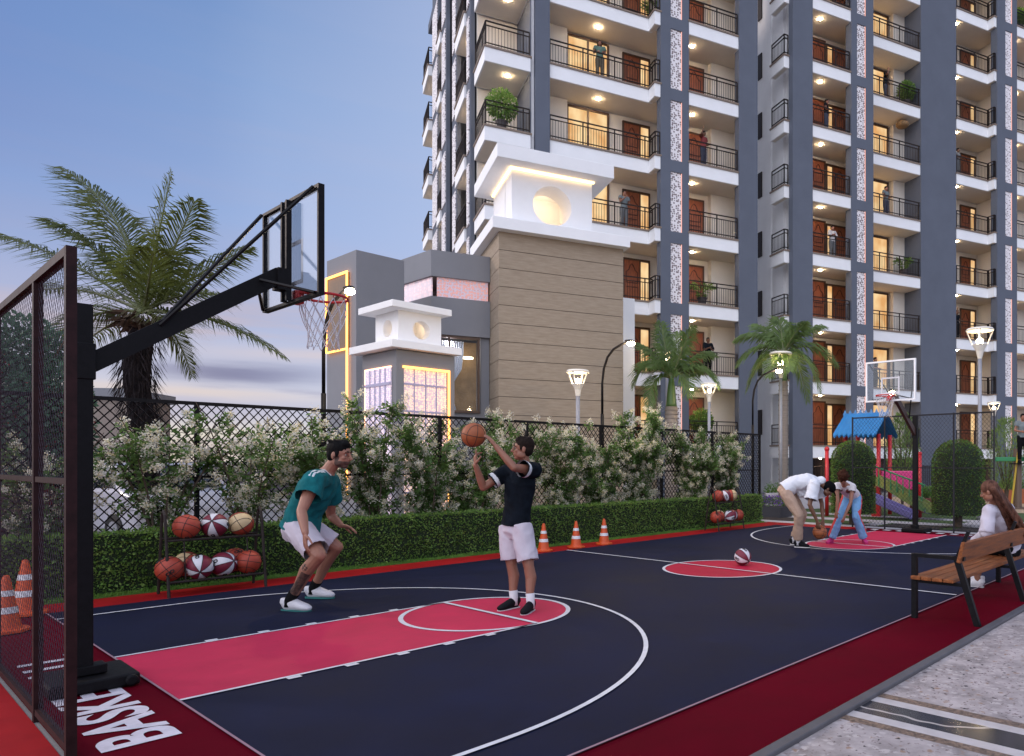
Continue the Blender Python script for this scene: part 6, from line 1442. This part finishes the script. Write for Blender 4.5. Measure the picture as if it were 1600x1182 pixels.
stander('woman in black top gesturing on the highest occupied balcony of the right block', 1383, 29.6, 6, .9, M_blk, JN, 'long', S_md, 'raised')
stander('man in white shirt with folded arms on a balcony left of the middle screen pier', 1300, 28.6, 3, .1, WS, GT, 'crop', S_md, 'folded')
stander('person in patterned shirt at a lit window balcony right of the middle screen pier', 1384, 29.6, 4, .2, GR, JN, 'crop', S_lt)
stander('person half hidden by the big slate pier on a balcony of the right block', 1496, 29.5, 5, .3, GT, GT, 'crop', S_dk)
stander('person in black half hidden by the big slate pier on a low storey', 1495, 29.5, 2, .3, M_blk, M_legg, 'crop', S_dk, 'raised')
stander('man in black on the low balcony just above the far backboard', 1367, 29.6, 1, .4, M_blk, M_legg, 'crop', S_md)
b_ = at(1597, 725, 23.4)
stander('person in grey shirt exercising on the outdoor gym machine at the right edge', 1598, b_.x*-math.sin(BA)+b_.y*math.cos(BA), 0, -.6, GR, M_legg, 'crop', S_md, 'rail', .95, 1.52, None)

# ------------------------------------------------------------------ balcony plants and hanging lamp
def pot_plant(label, px, t, floor, rad, kind='bush', sink=0):
    s = s_at(px, t); th = thing('potted_plant', label, 'potted plant', B(s, t, FL0+FH*floor), BA, 'potted plants on the balconies'); mb = MB(); mb.lathe([(.16, 0), (.22, .36), (.24, .36), (.24, .40), (.18, .40)], 14); mb.build('pot', mat('dark_plant_pot', (.06, .05, .05), .6), th)
    mb = MB()
    if kind == 'bush': leaf_cloud(mb, [((0, 0, .45+rad), (rad, rad*.8, rad))], 1500, .08, .16, (0, 1))
    else:
        for i in range(16):
            a = i*2.4; e = Vector((math.cos(a), math.sin(a)*.7, 0)); p0 = Vector((0, 0, .4))
            for q in range(10): c = p0+e*(rad*q/10)+Vector((0, 0, rad*1.6*(q/10)*(1.25-q/10)*1.6)); mb.leaf(c, e+rvec()*.4+Vector((0, 0, .2)), .07, .30, 0 if i % 2 else 1)
    mb.build('foliage', [M_hl, M_hl2], th)
pot_plant('round leafy bush in a pot on the corner balcony above the portal', 784, 29.0, 4, .60)
pot_plant('feathery potted palm on a balcony between the slate piers', 1097, 28.6, 2, .55, 'palm')
pot_plant('broad potted bush on the lowest balcony between the slate piers', 1096, 28.6, 0, .55)
pot_plant('potted plant beside the gesturing woman on the right block', 1416, 29.5, 6, .50)
pot_plant('potted palm on a mid-height balcony right of the middle screen pier', 1412, 29.5, 3, .50, 'palm')
pot_plant('potted plant at the top right corner of the right block', 1592, 29.0, 8, .5)
pot_plant('potted plant beside the first screen pier near the top of the left block', 1020, 29.1, 6, .42, 'palm')
def hang_lamp():
    s = s_at(1414, 29.4); th = thing('hanging_lamp', 'round woven brown lampshade hanging from a balcony ceiling of the right block', 'lampshade', B(s, 29.6, FL0+FH*6-.66)); mb = MB(); mb.lathe([(.02, 0), (.18, -.05), (.34, -.16), (.36, -.26), (.30, -.36), (.05, -.40)], 18); mb.build('shade', mat('woven_brown_shade', (.28, .17, .08), .8, var=.3, scale=20), th, smooth=True)
    mb = MB(); mb.tube([(0, 0, 0), (0, 0, .04)], .01, 6); mb.build('cord', M_black, th)
hang_lamp()
